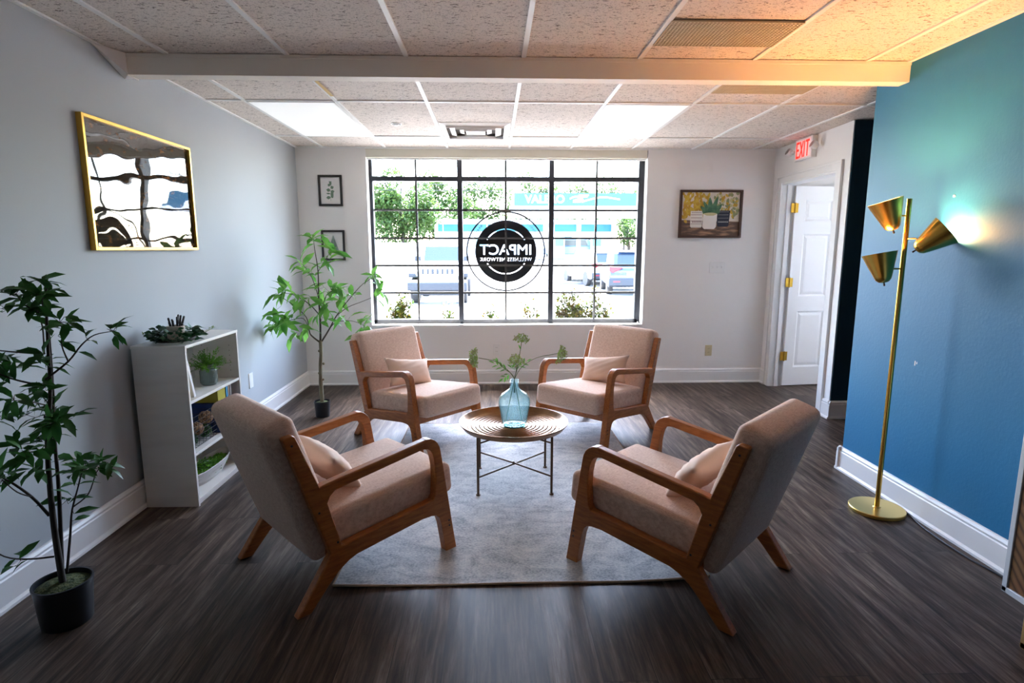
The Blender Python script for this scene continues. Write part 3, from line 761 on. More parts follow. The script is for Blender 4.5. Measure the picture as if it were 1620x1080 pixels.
for i in range(110):
    x = random.uniform(-.28, -.02); z = random.uniform(-.03, .20)
    if x < -.22: z = random.uniform(-.06, .2)
    fleaf(x, z, random.uniform(40, 140) if random.random() < .7 else random.uniform(220, 320), random.uniform(.045, .068), random.uniform(.024, .034), 2)
for i in range(130):
    x = random.uniform(.03, .28); z = random.uniform(-.05, .20)
    fleaf(x, z, random.uniform(30, 150), random.uniform(.03, .048), random.uniform(.02, .03), random.choice((2, 3, 3, 7)))
shape([(-.205, .03), (-.205, -.125), (-.195, -.135), (-.095, -.135), (-.085, -.125), (-.08, .03)], 5)
for z in (-.005, -.035, -.065, -.095):
    shape([(-.20, z), (-.20, z - .006), (-.088, z - .006), (-.086, z)], 8)
for i in range(7): shape([(-.195 + i * .015, .018), (-.188 + i * .015, .004), (-.181 + i * .015, .018)], 8)
for i in range(6): shape([(-.19 + i * .017, -.078), (-.182 + i * .017, -.066), (-.174 + i * .017, -.078), (-.182 + i * .017, -.09)], 8)
shape([(.065, .035), (.07, -.115), (.08, -.125), (.18, -.125), (.19, -.115), (.20, .035)], 6)
for k, z in enumerate((.018, -.012, -.045, -.085)):
    for i in range(8): shape([(.08 + i * .0135, z), (.0845 + i * .0135, z + .009 + .008 * (k == 3)), (.089 + i * .0135, z), (.0845 + i * .0135, z + .004)], 5)
for (x, z, a, L, W) in ((-.01, 0, 118, .15, .04), (0, 0, 95, .17, .05), (.01, 0, 72, .19, .045), (-.02, 0, 138, .12, .045), (.03, 0, 50, .13, .045), (-.01, 0, 105, .09, .05), (.02, 0, 60, .10, .05), (.0, 0, 85, .10, .06), (-.03, -.005, 150, .07, .04), (.04, -.005, 35, .07, .04)):
    fleaf(x, z, a, L, W, 4)
shape([(-.075, .0), (-.08, -.13), (-.06, -.15), (.04, -.15), (.06, -.13), (.068, .0)], 5)
shape([(-.075, .0)] + [(-.004 + .072 * math.cos(R(a)), .0 + .014 * math.sin(R(a))) for a in range(180, -1, -20)] + [(.03, -.016), (-.04, -.016)], 7)
b.build('canvas', pm, pr, recalc=False)

# ------------------------------------------------------------------ rug
random.seed(11)
b = MB(); nx, ny = 60, 40; x0, x1, y0, y1 = -.675, .915, 2.235, 4.50
vs = []
def rz_(x, y):
    z = .009 + .0015 * math.sin(x * 9 + y * 3) * math.exp(-((y - y0) / .5) ** 2)
    k = max(0, (x - .55) / .36); z += .016 * k * k * max(0, 1 - (y - y0) / .45)
    k = max(0, (-.45 - x) / .22); z += .006 * k * k * max(0, 1 - (y - y0) / .35)
    return z
for j in range(ny + 1):
    for i in range(nx + 1):
        x = x0 + (x1 - x0) * i / nx; y = y0 + (y1 - y0) * j / ny
        vs.append((x, y, rz_(x, y)))
o_ = len(vs)
for j in range(ny + 1):
    for i in range(nx + 1): x, y, z = vs[j * (nx + 1) + i]; vs.append((x, y, z - .008))
I = lambda i, j: j * (nx + 1) + i
fs = [(I(i, j), I(i + 1, j), I(i + 1, j + 1), I(i, j + 1)) for i in range(nx) for j in range(ny)]
fs += [tuple(o_ + a for a in reversed(f)) for f in fs]
b.add(vs, fs)
rugr = thing('area_rug', 'distressed blue-grey area rug under the coffee table', 'rug', (.12, 3.37, 0))
rug = b.build('pile', M['rug'], rugr, smooth=30); rug.location = (-.12, -3.37, 0)
b = MB()
b.tube([(x0 + (x1 - x0) * i / nx, y0, rz_(x0 + (x1 - x0) * i / nx, y0) - .004) for i in range(nx + 1)], .0055, 6)
b.tube([(x0 + (x1 - x0) * i / nx, y1, .005) for i in range(nx + 1)], .0055, 6)
for xx in (x0, x1): b.tube([(xx, y0 + (y1 - y0) * i / ny, rz_(xx, y0 + (y1 - y0) * i / ny) - .004) for i in range(ny + 1)], .0055, 6)
o = b.build('binding', M['rugedge'], rugr, smooth=60); o.location = (-.12, -3.37, 0)

# ------------------------------------------------------------------ armchairs
U0 = .36
def make_chair():
    t = thing('armchair', '', 'armchair', group='beige linen armchairs with honey wood frames')
    X0 = T((-U0, 0, 0))
    def rot_uz(u, z, ang): return X0 @ T((u, 0, z)) @ RY(ang)
    # seat cushion tilts up to the front
    MB(rot_uz(.452, .308, -5.2)).rbox(.635, .548, .150, .032, 8, (.012, .004, .016)).build('seat_cushion', M['linen'], t, smooth=0)
    sm = MB(rot_uz(.452, .308, -5.2))
    # back cushion
    MB(rot_uz(.045, .478, -17.8)).rbox(.142, .550, .618, .036, 8, (.010, .004, .008)).build('back_cushion', M['linen'], t, smooth=0)
    th = .021
    for s_ in (-1, 1):
        y = .30 * s_
        def P(poly, name, dy=0.0, bev=.006, z=0):
            return MB(X0).prism(poly, y - th - dy, y + th + dy, 'xz').build(name, M['oak'], t, bevel=bev)
        P([(-.032, 0), (.026, 0), (.10, .082), (.150, .130), (.195, .158), (.235, .172), (.24, .225), (.165, .236), (.118, .210)], 'leg', -.0005)
        P([(.19, .158), (.235, .171), (.56, .207), (.61, .205), (.645, .195), (.66, .28), (.635, .283), (.17, .233)], 'side_rail', -.001)
        arc = [(.664 + .0, .50), (.659, .522), (.648, .543), (.632, .559), (.612, .569), (.59, .572)]
        arci = [(.572, .5295), (.592, .526), (.607, .516), (.617, .500), (.624, .478), (.631, .44)]
        P([(.686, 0), (.746, 0), (.722, .14), (.708, .23), (.690, .34), (.676, .43)] + arc + [(.585, .571), (.566, .5290)] + arci + [(.634, .38), (.628, .30), (.612, .275), (.622, .21), (.648, .185), (.660, .15)], 'leg', 0)
        P([(.12, .508), (.60, .5725), (.575, .5300), (.15, .470), (.128, .452), (.112, .42), (.085, .46), (.08, .50)], 'armrest', -.0008)
        P([(-.042, .714), (-.036, .722), (-.004, .726), (.004, .720), (.088, .498), (.118, .420), (.168, .235), (.16, .215), (.118, .208)], 'back_post', -.0015)
        for (u, z) in ((.078, .40), (.148, .255), (.705, .13), (.703, .155), (-.012, .69)):
            MB(X0).lathe([(.0045, 0), (.0045, .0012), (.001, .0012)], 10, T((u, y + s_ * th, z)) @ RX(-90 * s_)).build('screw', M['wire'], t)
    MB(X0).box(.612, .640, -.282, .282, .188, .248).build('front_rail', M['oak'], t, bevel=.004)
    MB(X0).box(.115, .145, -.282, .282, .195, .24).build('rear_rail', M['oak'], t, bevel=.004)
    return t
chair = make_chair()
def chair_loc(rc, ang):   # rc = midpoint between the rear feet
    return (rc[0] + U0 * math.cos(R(ang)), rc[1] + U0 * math.sin(R(ang)), .0)
CH = [((-.946, 2.278), 42.6, 'beige armchair front left, its back to the camera beside the bookcase'),
      ((1.076, 2.120), 134.4, 'beige armchair front right, its back to the camera near the brass lamp'),
      ((-.838, 4.503), -42.7, 'beige armchair back left under the window beside the potted tree'),
      ((1.041, 4.553), -133.6, 'beige armchair back right under the window, nearer the doorway')]
spots = []
for i, (rc, ang, lab) in enumerate(CH):
    loc = chair_loc(rc, ang)
    if i == 0: chair.location = loc; chair.rotation_euler = (0, 0, R(ang)); chair['label'] = lab
    else: dup(chair, loc, ang, lab)
    spots.append((loc, ang))
# throw pillows
def pillow():
    b = MB(); n = 16; L, H, D = .40, .235, .115
    vs = []; fs = []
    for side in (1, -1):
        o_ = len(vs)
        for j in range(n + 1):
            for i in range(n + 1):
                a = -1 + 2 * i / n; c = -1 + 2 * j / n
                pin_x = 1 - .07 * (1 - c * c) * 0 - .05 * (1 - abs(a)) * 0
                x = a * L / 2 * (1 - .10 * (1 - c * c)); z = c * H / 2 * (1 - .14 * (1 - a * a))
                k = (max(0, 1 - abs(a) ** 2.6) * max(0, 1 - abs(c) ** 2.6)) ** .5
                wr = .004 * math.sin(a * 17 + c * 5) * abs(a) + .003 * math.sin(c * 15 - a * 9)
                vs.append((side * (D / 2 * k + (wr * k)), x, z))
        for j in range(n):
            for i in range(n):
                q = (o_ + j * (n + 1) + i, o_ + j * (n + 1) + i + 1, o_ + (j + 1) * (n + 1) + i + 1, o_ + (j + 1) * (n + 1) + i)
                fs.append(q if side > 0 else tuple(reversed(q)))
    b.add(vs, fs)
    o = b.build('throw_pillow', M['pillow'], None, smooth=0)
    bm = bmesh.new(); bm.from_mesh(o.data); bmesh.ops.remove_doubles(bm, verts=bm.verts, dist=.0008); bmesh.ops.recalc_face_normals(bm, faces=bm.faces); bm.to_mesh(o.data); bm.free()
    return o
pl = pillow()
PL = [(.01, 8, -32, 'pinkish beige lumbar pillow on the front left armchair', .055), (-.01, -8, -32, 'pinkish beige lumbar pillow on the front right armchair', .055),
      (.0, -10, -24, 'pinkish beige lumbar pillow on the back left armchair', .055), (.0, 10, -24, 'pinkish beige lumbar pillow on the back right armchair', .055)]
for i, ((loc, ang), (dy, roll, lean, lab, du)) in enumerate(zip(spots, PL)):
    o = pl if i == 0 else pl.copy()
    if i: C.objects.link(o)
    o.matrix_world = T(loc) @ RZ(ang) @ T((-U0 + .262, dy, .474)) @ RY(lean - 8) @ RX(roll)
    tag(o, lab, 'pillow', 'lumbar pillows on the armchairs')

# ------------------------------------------------------------------ coffee table and vase
TX, TY = .118, 3.32
tb = thing('coffee_table', 'round bronze tray coffee table on four thin legs at the centre', 'coffee table', (TX, TY, 0))
prof = [(.001, .352), (.29, .352), (.302, .354), (.316, .372), (.325, .384), (.325, .390), (.319, .391), (.308, .380), (.294, .362), (.285, .3575)]
k = .285
ridges = []
while k > .02: ridges += [(k - .004, .3575), (k - .010, .3625), (k - .016, .3575)]; k -= .024
prof += ridges + [(.001, .3575)]
MB().lathe(prof, 72).build('tray', M['bronze'], tb, smooth=35)
for sx in (-1, 1):
    for sy in (-1, 1):
        MB().tube([(sx * .21, sy * .205, .010), (sx * .21, sy * .205, .352)], .0075, 10).build('leg', M['bronze_leg'], tb, smooth=50)
        MB().lathe([(.013, .009), (.013, .015), (.008, .017)], 12, T((sx * .21, sy * .205, 0))).build('foot', M['bronze_leg'], tb, smooth=30)
b = MB(); b.tube([(-.21, -.205, .115), (.21, .205, .115)], .0055, 8); b.tube([(-.21, .205, .117), (-.002, .0, .123), (.21, -.205, .117)], .0055, 8); b.tube([(0, 0, .11), (0, 0, .132)], .006, 8)
b.build('cross_brace', M['bronze_leg'], tb, smooth=50)
b = MB(); b.tube([(-.21, -.205, .315), (.21, .205, .315)], .005, 8); b.tube([(-.21, .205, .315), (.21, -.205, .315)], .005, 8); b.build('upper_brace', M['bronze_leg'], tb, smooth=50)

VX_, VY_, VZ = .122, 3.315, .3605
vase = thing('glass_vase', 'aqua glass bottle vase holding green umbel stems on the table', 'vase', (VX_, VY_, VZ))
outer = [(.001, .0), (.058, .0), (.070, .006), (.077, .03), (.084, .08), (.092, .118), (.0955, .145), (.091, .170), (.074, .194), (.050, .210), (.034, .222), (.0265, .238), (.023, .258), (.023, .262), (.027, .264), (.027, .268), (.023, .270), (.0228, .273), (.0265, .275), (.0265, .279), (.023, .281), (.022, .283)]
inner = [(.019, .283), (.019, .240), (.030, .220), (.048, .206), (.072, .190), (.088, .167), (.0925, .145), (.089, .118), (.080, .08), (.073, .03), (.062, .014), (.03, .011), (.001, .013)]
MB().lathe(outer + inner, 40).build('bottle', M['aqua'], vase, smooth=60)
MB().lathe([(.001, .002), (.058, .002), (.066, .007), (.05, .009), (.001, .010)], 32).build('thick_base', M['aqua_thick'], vase, smooth=60)

def umbel(b, c, d, rad, n, seeds, rng):
    d = Vector(d).normalized(); u = d.orthogonal().normalized(); w = d.cross(u)
    for i in range(n):
        a = 2.39996 * i; k = R(82) * math.sqrt((i + .5) / n); R_ = rad * rng.uniform(.85, 1.05)
        dr = d * math.cos(k) + (u * math.cos(a) + w * math.sin(a)) * math.sin(k); tip = Vector(c) + dr * R_
        b.mi = 0; b.tube([c, Vector(c).lerp(tip, .5) + d * .002, tip], .0009, 4)
        for q in range(seeds):
            b.mi = 1 if rng.random() < .5 else 0
            b.ball(tuple(tip + Vector((rng.uniform(-1, 1), rng.uniform(-1, 1), rng.uniform(-1, 1))) * .007), rng.uniform(.0028, .0044), 4)
def vpt(px, py, y=VY_):   # metres in the plane of the vase
    return at(px, py, y)
rng = random.Random(3)
def flower(name, label, pts, head, hd, rad, n, leaves=()):
    r_ = thing(name, label, 'flower stem', (VX_, VY_, VZ + .015), group='stems in the aqua vase'); off = Vector((VX_, VY_, VZ + .015))
    pts = [Vector(p) - off for p in pts]; sm = []
    for i in range(len(pts) - 1):
        for k in range(6):
            t = k / 6; p0 = pts[max(i - 1, 0)]; p1 = pts[i]; p2 = pts[i + 1]; p3 = pts[min(i + 2, len(pts) - 1)]
            sm.append(.5 * ((2 * p1) + (p2 - p0) * t + (2 * p0 - 5 * p1 + 4 * p2 - p3) * t * t + (3 * p1 - p0 - 3 * p2 + p3) * t ** 3))
    sm.append(pts[-1])
    MB().tube(sm, .0022, 6).build('stem', M['twig'], r_, smooth=60)
    if head is not None:
        b = MB(); umbel(b, Vector(head) - off, hd, rad, n, 4, rng); b.build('flower_head', [M['umbel'], M['seed']], r_, smooth=0)
    if leaves:
        b = MB()
        for (p, d, L, W) in leaves: b.leaf(Vector(p) - off, d, (0, -.5, 1), L, W, .2, .15)
        b.build('leaves', M['leaf_mid'], r_, smooth=0)
    return r_
nk = Vector((VX_, VY_, .640))
flower('umbel_stem', 'green umbel flower arching out to the left of the vase', [(VX_ + .045, VY_ + .01, .385), (VX_ + .008, VY_, .60), nk + Vector((-.004, 0, .01)), vpt(803, 585), vpt(785, 572), vpt(757, 566)], vpt(756, 566), (-1, -.15, .0), .054, 44)
flower('umbel_stem', 'green umbel flower arching out to the right of the vase', [(VX_ - .052, VY_ - .01, .385), (VX_ - .008, VY_, .60), nk + Vector((.004, 0, .01)), vpt(826, 580), vpt(848, 566), vpt(882, 559)], vpt(882, 559), (1, -.15, -.3), .052, 44)
lv = []
def spray(p, d, n, L, out):
    p = Vector(p); d = Vector(d).normalized()
    for i in range(n):
        q = p + d * (i * L * .62)
        for s_ in (-1, 1): out.append((q, d + Vector((s_ * d.z, rng.uniform(-.4, .4), -s_ * d.x)) * .9, L, L * .36))
    out.append((p + d * n * L * .6, d, L, L * .36))
l1 = []; spray(vpt(800, 585), (-.8, .1, .45), 3, .042, l1); spray(vpt(805, 592), (-.6, -.4, -.35), 2, .038, l1); spray(vpt(810, 582), (-.15, .2, 1), 1, .036, l1)
flower('umbel_stem', 'tallest upright green umbel flower rising straight from the vase', [(VX_ + .002, VY_ + .004, .56), nk, vpt(819, 580), vpt(823, 555), vpt(825, 541)], vpt(825, 541), (.1, -.1, 1), .046, 30, [(vpt(823, 552), (-.3, 0, 1), .03, .01)])
l2 = []; spray(vpt(822, 580), (.75, -.1, .55), 2, .040, l2); spray(vpt(816, 586), (-.1, -.4, .6), 2, .036, l2)
flower('umbel_stem', 'short pale umbel in the middle of the vase with leaves', [(VX_ - .002, VY_ + .002, .56), nk, vpt(817, 585), vpt(816, 572)], vpt(817, 574), (0, -.3, 1), .048, 34, l2)
flower('leafy_sprig', 'leafy green sprig hanging left over the vase mouth', [(VX_ + .004, VY_ - .004, .56), nk, vpt(808, 590), vpt(798, 583), vpt(786, 570)], None, None, 0, 0, l1 + [(vpt(786, 570), (-1, 0, .3), .03, .011), (vpt(788, 572), (-.5, .2, 1), .03, .011)])

# ------------------------------------------------------------------ floor lamp
lamp = thing('floor_lamp', 'brass floor lamp with three cone shades against the teal wall', 'floor lamp', (2.075, 2.872, 0))
MB().lathe([(.001, 0), (.132, 0), (.135, .003), (.135, .017), (.132, .020), (.02, .020), (.016, .024), (.001, .024)], 64).build('base', M['brass_base'], lamp, smooth=35)
MB().tube([(0, 0, .02), (0, 0, .80), (0, 0, 1.648)], .0122, 20).build('pole', M['brass'], lamp, smooth=50)
M['bulb'] = mat('lit_bulb', (1, .8, .5), .5, emit=(1, .72, .38), estr=4)
M['bulb_off'] = mat('unlit_bulb', (.8, .8, .78), .3)
M['shade_in'] = mat('shade_inside', (.85, .82, .75), .5)
def shade(tip, axis, pole_z, watt, col):
    ax = Vector(axis).normalized(); X_ = T(tip) @ ax.to_track_quat('Z', 'Y').to_matrix().to_4x4()
    o_prof = [(.006, 0), (.022, .004), (.034, .016), (.040, .032), (.0785, .150)]
    i_prof = [(.0765, .150), (.038, .034), (.032, .019), (.006, .008)]
    sh = MB(X_).lathe(o_prof + i_prof, 40); n_o = len(o_prof) - 1
    sh.m = [0] * len(sh.m)
    for k in range(len(sh.f)):
        if k // 40 >= n_o: sh.m[k] = 1
    s = sh.build('shade', [M['brass'], M['shade_in']], lamp, smooth=50, recalc=True)
    b = MB(X_); b.lathe([(.004, -.016), (.005, -.010), (.0035, 0)], 10); b.build('switch', M['black'], s, smooth=50)
    pc = X_ @ Vector((0, 0, .055)); q = Vector((0, 0, pole_z)); d = (pc - q); side = pc - Vector((d.x, d.y, 0)).normalized() * .045
    MB().tube([q, Vector((side.x, side.y, pole_z))], .0042, 8).build('arm', M['brass'], s, smooth=50)
    MB().ball(tuple(X_ @ Vector((0, 0, .085))), .024, 12).build('bulb', M['bulb'], s, smooth=0)
    if watt:
        ld = bpy.data.lights.new('lamp_light', 'POINT'); lo = bpy.data.objects.new('lamp_light', ld); C.objects.link(lo); lo.parent = s
        ld.energy = watt; ld.color = col; ld.shadow_soft_size = .026; lo.location = X_ @ Vector((0, 0, .113))
shade((-.088, -.03, 1.492), (-.30, .12, 1), 1.565, 4.6, (1, .43, .14))
shade((-.108, -.03, 1.232), (-.16, .14, 1), 1.302, 3.4, (1, .43, .14))
shade((.018, -.055, 1.395), (.60, -.40, .60), 1.452, 1.7, (1, .50, .20))
cord = [(2.155, 2.93, .010), (2.195, 2.90, .004), (2.205, 2.80, .004), (2.175, 2.66, .004), (2.165, 2.5, .004), (2.168, 2.36, .004), (2.19, 2.24, .004), (2.20, 2.05, .004), (2.2, 1.7, .004)]
MB(T((-2.075, -2.872, 0))).tube(cord, .0042, 6).build('power_cord', mat('dark_cord', (.02, .025, .035), .5), lamp, smooth=60)

for (y, z, r) in ((2.788, 1.654, .006), (2.787, 1.519, .006)):
    pt = thing('wall_anchor', 'small white plastic screw anchor in the teal wall, %s' % ('upper one' if z > 1.6 else 'lower one'), 'wall anchor', (XR, y, z))
    MB().lathe([(.001, 0), (r, 0), (r, .003), (.001, .004)], 14, RY(-90)).build('cap', M['white'], pt, smooth=30)
tag(MB().box(XR - .0006, XR, 2.918, 2.924, .79, .815).box(XR - .0006, XR, 2.906, 2.910, .80, .812).build('paint_scuff', M['white']), 'tiny white scuff mark low on the teal wall left of the pole', 'scuff mark')

# ------------------------------------------------------------------ credenza at right edge
cr = thing('credenza', 'white-edged cabinet with herringbone wood door at the right edge', 'cabinet', (2.03, 1.1, 0))
x0, x1 = 1.85 - 2.03, 2.20 - 2.03; ya, yb = -.75, 1.873 - 1.1; z0, z1 = .171, .78
def lam(n, *a): return MB().box(*a).build(n, mat_lam, cr, bevel=.003)
mat_lam = mat('grey_white_lacquer', (.62, .64, .67), .4)
lam('side_panel', x0, x1, yb - .022, yb, z0, z1); lam('side_panel', x0, x1, ya, ya + .022, z0, z1)
lam('top_panel', x0, x1, ya, yb, z1 - .022, z1 + .001); lam('bottom_panel', x0, x1, ya, yb, z0 - .001, z0 + .022)
lam('back_panel', x1 - .01, x1, ya + .02, yb - .02, z0 + .02, z1 - .02)
def herring():
    m = bpy.data.materials.new('herringbone_wood'); m.use_nodes = True; nt = m.node_tree; b = nt.nodes['Principled BSDF']
    mp = mapped(nt, (1, 1, 1), (R(-48), 0, 0)); w = N(nt, 'ShaderNodeTexWave', Scale=11.0, Distortion=1.2, Detail=3.0); w.bands_direction = 'Z'; nt.links.new(mp.outputs[0], w.inputs['Vector'])
    n = N(nt, 'ShaderNodeTexNoise', Scale=14.0, Detail=5.0); nt.links.new(mp.outputs[0], n.inputs['Vector'])
    r = ramp(nt, [(.02, (.09, .035, .012)), (.3, (.20, .085, .028)), (.95, (.27, .125, .045))]); nt.links.new(w.outputs['Fac'], r.inputs[0])
    c = mixc(nt, .35, r.outputs[0], n.outputs['Color'], 'MULTIPLY'); nt.links.new(c, b.inputs['Base Color']); b.inputs['Roughness'].default_value = .4; return m
hm = herring()
for k in range(3):
    a = yb - .024 - .486 * k; c = a - .482
    d_ = MB().box(x0 + .004, x0 + .022, c, a, z0 + .024, z1 - .024).build('door', hm, cr)
    MB().box(x0 - .008, x0 + .004, c + .03, c + .038, .42, .55).build('handle', M['brass'], d_, bevel=.002)
for yy in (yb - .13, ya + .10):
    for xx in (x0 + .02, x1 - .05): MB().box(xx, xx + .03, yy, yy + .05, 0, z0).build('leg', M['legwood'], cr, bevel=.002)
    MB().box(x0 + .02, x1 - .02, yy + .003, yy + .047, .0, .02).build('foot_bar', M['legwood'], cr)

# ------------------------------------------------------------------ bookcase
BX0, BX1, BY0, BY1, BH = -1.905, -1.625, 3.035, 3.66, .897
bc = thing('bookcase', 'low white three-tier bookcase standing against the left wall', 'bookcase', (BX0, BY0, 0))
def bp_(n, *a, m=None): return MB(T((-BX0, -BY0, 0))).box(*a).build(n, m or M['laminate'], bc, bevel=.001)
bp_('side_panel', BX0, BX1, BY0, BY0 + .016, 0, BH - .016); sd = bp_('side_panel', BX0, BX1, BY1 - .016, BY1, 0, BH - .016)
bp_('top_panel', BX0 - .002, BX1 + .002, BY0 - .002, BY1 + .002, BH - .016, BH)
bp_('shelf', BX0 + .004, BX1 - .002, BY0 + .016, BY1 - .016, .576, .592); bp_('shelf', BX0 + .004, BX1 - .002, BY0 + .016, BY1 - .016, .283, .299)
bp_('bottom_shelf', BX0 + .004, BX1 - .001, BY0 + .016, BY1 - .016, .022, .040)
bp_('back_panel', BX0, BX0 + .004, BY0 + .01, BY1 - .01, .01, BH - .016)
bp_('kick_plate', BX1 - .02, BX1 - .008, BY0 + .016, BY1 - .016, .002, .022)
b = MB(T((-BX0, -BY0, 0)))
for xx in (BX1 - .05, BX0 + .06):
    for k in range(6): b.lathe([(.0025, 0), (.0025, .0008), (.0005, .0008)], 8, T((xx, BY1 - .016, .64 + k * .032)) @ RX(90))
b.build('peg_holes', M['black'], sd)

# pencil cup, pens, wreath
cz = BH
cx, cy = -1.755, 3.205
r_ = thing('greenery_wreath', 'ring of dark artificial leaves around the pencil cup on the bookcase', 'wreath', (cx, cy, cz))
rng = random.Random(8); b = MB(); b2 = MB()
for i in range(260):
    a = rng.uniform(0, 2 * PI); rr = rng.uniform(.06, .130); h = rng.uniform(.008, .075) * (1 if rr < .1 else .8)
    p = Vector((rr * math.cos(a) * .95, rr * math.sin(a) * 1.25, h)); d = Vector((math.cos(a + rng.uniform(-1, 1)), math.sin(a + rng.uniform(-1, 1)), rng.uniform(-.1, .7)))
    b.leaf(p, d, (rng.uniform(-1, 1), rng.uniform(-1, 1), 1), rng.uniform(.028, .042), rng.uniform(.022, .032), .2, .2)
for v in range(len(b.v)):
    x, y, z = b.v[v]; b.v[v] = (x, y, max(.001, z))
b.build('leaves', leaf_mat('wreath_leaf', (.006, .035, .014), (.03, .11, .04), .15), r_, smooth=0)
b2.tube([(.09 * math.cos(t), .11 * math.sin(t), .014) for t in [2 * PI * k / 28 for k in range(29)]], .008, 6); b2.build('ring', M['bark'], r_)
for (dx, dy) in ((.12, .17), (.10, .19), (-.12, -.10), (.13, .14)):
    b = MB(); p = Vector((dx, dy, .05)); b.tube([(dx * .6, dy * .6, .02), p], .0012, 4)
    for k in range(4): b.leaf(p, (rng.uniform(-1, 1), rng.uniform(-1, 1), rng.uniform(0, 1)), (0, 0, 1), .02, .009)
    b.build('sprig', M['sprig'], r_, smooth=0)
r_ = thing('pencil_cup', 'beige round pencil cup on top of the bookcase', 'cup', (cx, cy, cz))
MB().lathe([(.001, 0), (.040, 0), (.043, .004), (.045, .085), (.042, .087), (.040, .006), (.001, .005)], 28).build('cup', mat('stoneware', (.50, .44, .36), .6, noise=((.42, .36, .29), 30, (1, 1, 1), .4, .6)), r_, smooth=40)
pens = [(-.025, -.015, -14, .130), (-.012, .010, -9, .118), (.0, -.02, -6, .112), (.01, .015, 4, .128), (.005, -.012, 12, .142), (.022, .005, 15, .138), (.03, -.018, 26, .140), (-.03, .01, -18, .108)]
for k, (dx, dy, lean, ln) in enumerate(pens):
    b = MB(); b.tube([(0, 0, 0), (0, 0, ln * .62)], .0042, 8); b.tube([(0, 0, ln * .62), (0, 0, ln * .64), (0, 0, ln * .97), (0, 0, ln)], [.0042, .0058, .0058, .003], 8)
    o = b.build('marker_pen', M['black'], None, smooth=50)
    o.matrix_world = T((cx + dx * .35, cy + dy * .35, cz + .007)) @ RX(-lean * .9) @ RY(lean * .25)
    tag(o, ('leftmost black pen in the pencil cup, leaning out', 'black pen left of centre in the pencil cup', 'short black pen in the middle of the pencil cup', 'upright black pen right of centre in the pencil cup', 'tallest black pen in the pencil cup', 'black pen second from the right in the pencil cup', 'rightmost black pen in the pencil cup, leaning right', 'lowest black pen at the left of the pencil cup')[k], 'pen', 'black pens in the pencil cup')

# ribbed vase with fern greenery
fx, fy, fz = -1.722, 3.455, .592
r_ = thing('ribbed_vase', 'grey-green textured ceramic vase on the bookcase upper shelf', 'vase', (fx, fy, fz))
b = MB(); pf = [(.001, 0), (.038, 0), (.043, .005)] + [(.0455 + .0018 * (i % 2), .010 + i * .0045) for i in range(18)] + [(.044, .094), (.034, .100), (.031, .105), (.031, .122), (.034, .124), (.029, .124), (.027, .104), (.001, .10)]
b.lathe(pf, 48); b.build('body', mat('grey_green_glaze', (.17, .22, .20), .45, bump=(40, (1, 1, 1), .3)), r_, smooth=30)
b = MB()
for k in range(30):
    a = 2 * PI * k / 30; b.tube([(.047 * math.cos(a), .047 * math.sin(a), .012), (.048 * math.cos(a), .048 * math.sin(a), .088)], .0012, 4)
b.build('ribs', mat('grey_green_rib', (.11, .15, .135), .5), r_)
r_ = thing('fern_bunch', 'bright green fern foliage in the ribbed vase', 'plant', (fx, fy, fz + .11), group=None)
b = MB(); bs = MB(); rng = random.Random(21)
for i in range(90):
    a = rng.uniform(0, 2 * PI); el = rng.uniform(.2, 1.45); L = rng.uniform(.09, .165); d = Vector((math.cos(a) * math.cos(el) * .9, math.sin(a) * math.cos(el) * 1.25, math.sin(el))).normalized()
    if d.x > .4: L *= .8
    if d.y > .3: L *= 1.15
    pts = [Vector((0, 0, -.02)) + d * L * t + Vector((0, 0, -.03 * t * t)) for t in (0, .35, .7, 1)]; bs.tube(pts, .0008, 4)
    for q in range(24):
        t = .25 + .75 * q / 24; p = Vector((0, 0, -.02)) + d * L * t + Vector((0, 0, -.03 * t * t))
        b.leaf(p, d * .5 + Vector((rng.uniform(-1, 1), rng.uniform(-1, 1), rng.uniform(-.6, .8))), (0, 0, 1), .0135, .006, .2, .1)
b.build('fronds', M['leaf_bright'], r_, smooth=0); bs.build('stems', M['twig'], r_)
# leaning white board and yellow book on upper shelf
o = MB().box(-.085, .085, -.010, .010, 0, .215).build('white_canvas', mat('canvas_white', (.70, .70, .72), .6), None, bevel=.002)
o.matrix_world = T((-1.735, 3.145, .594)) @ RX(14); tag(o, 'white canvas block leaning on the side of the upper shelf', 'canvas')
def book(name, label, x, y0, w, h, z, col, depth=.17, m2=None, tilt=0):
    r_ = thing(name, label, 'book', (x, y0, z)); r_.rotation_euler = (R(tilt), 0, 0)
    mt = mat('cover_' + name + str(round(y0, 2)), col, .45)
    b = MB(); b.box(-depth, 0, 0, .0025, 0, h); b.box(-depth, 0, w - .0025, w, 0, h); b.box(-.003, 0, 0, w, 0, h); b.build('cover', mt, r_)
    MB().box(-depth + .004, -.003, .0026, w - .0026, .004, h - .004).build('pages', M['print_paper'], r_)
    return r_
book('book', 'thin yellow book behind the leaning white canvas', -1.655, 3.056, .018, .105, .593, (.52, .34, .03), .15)
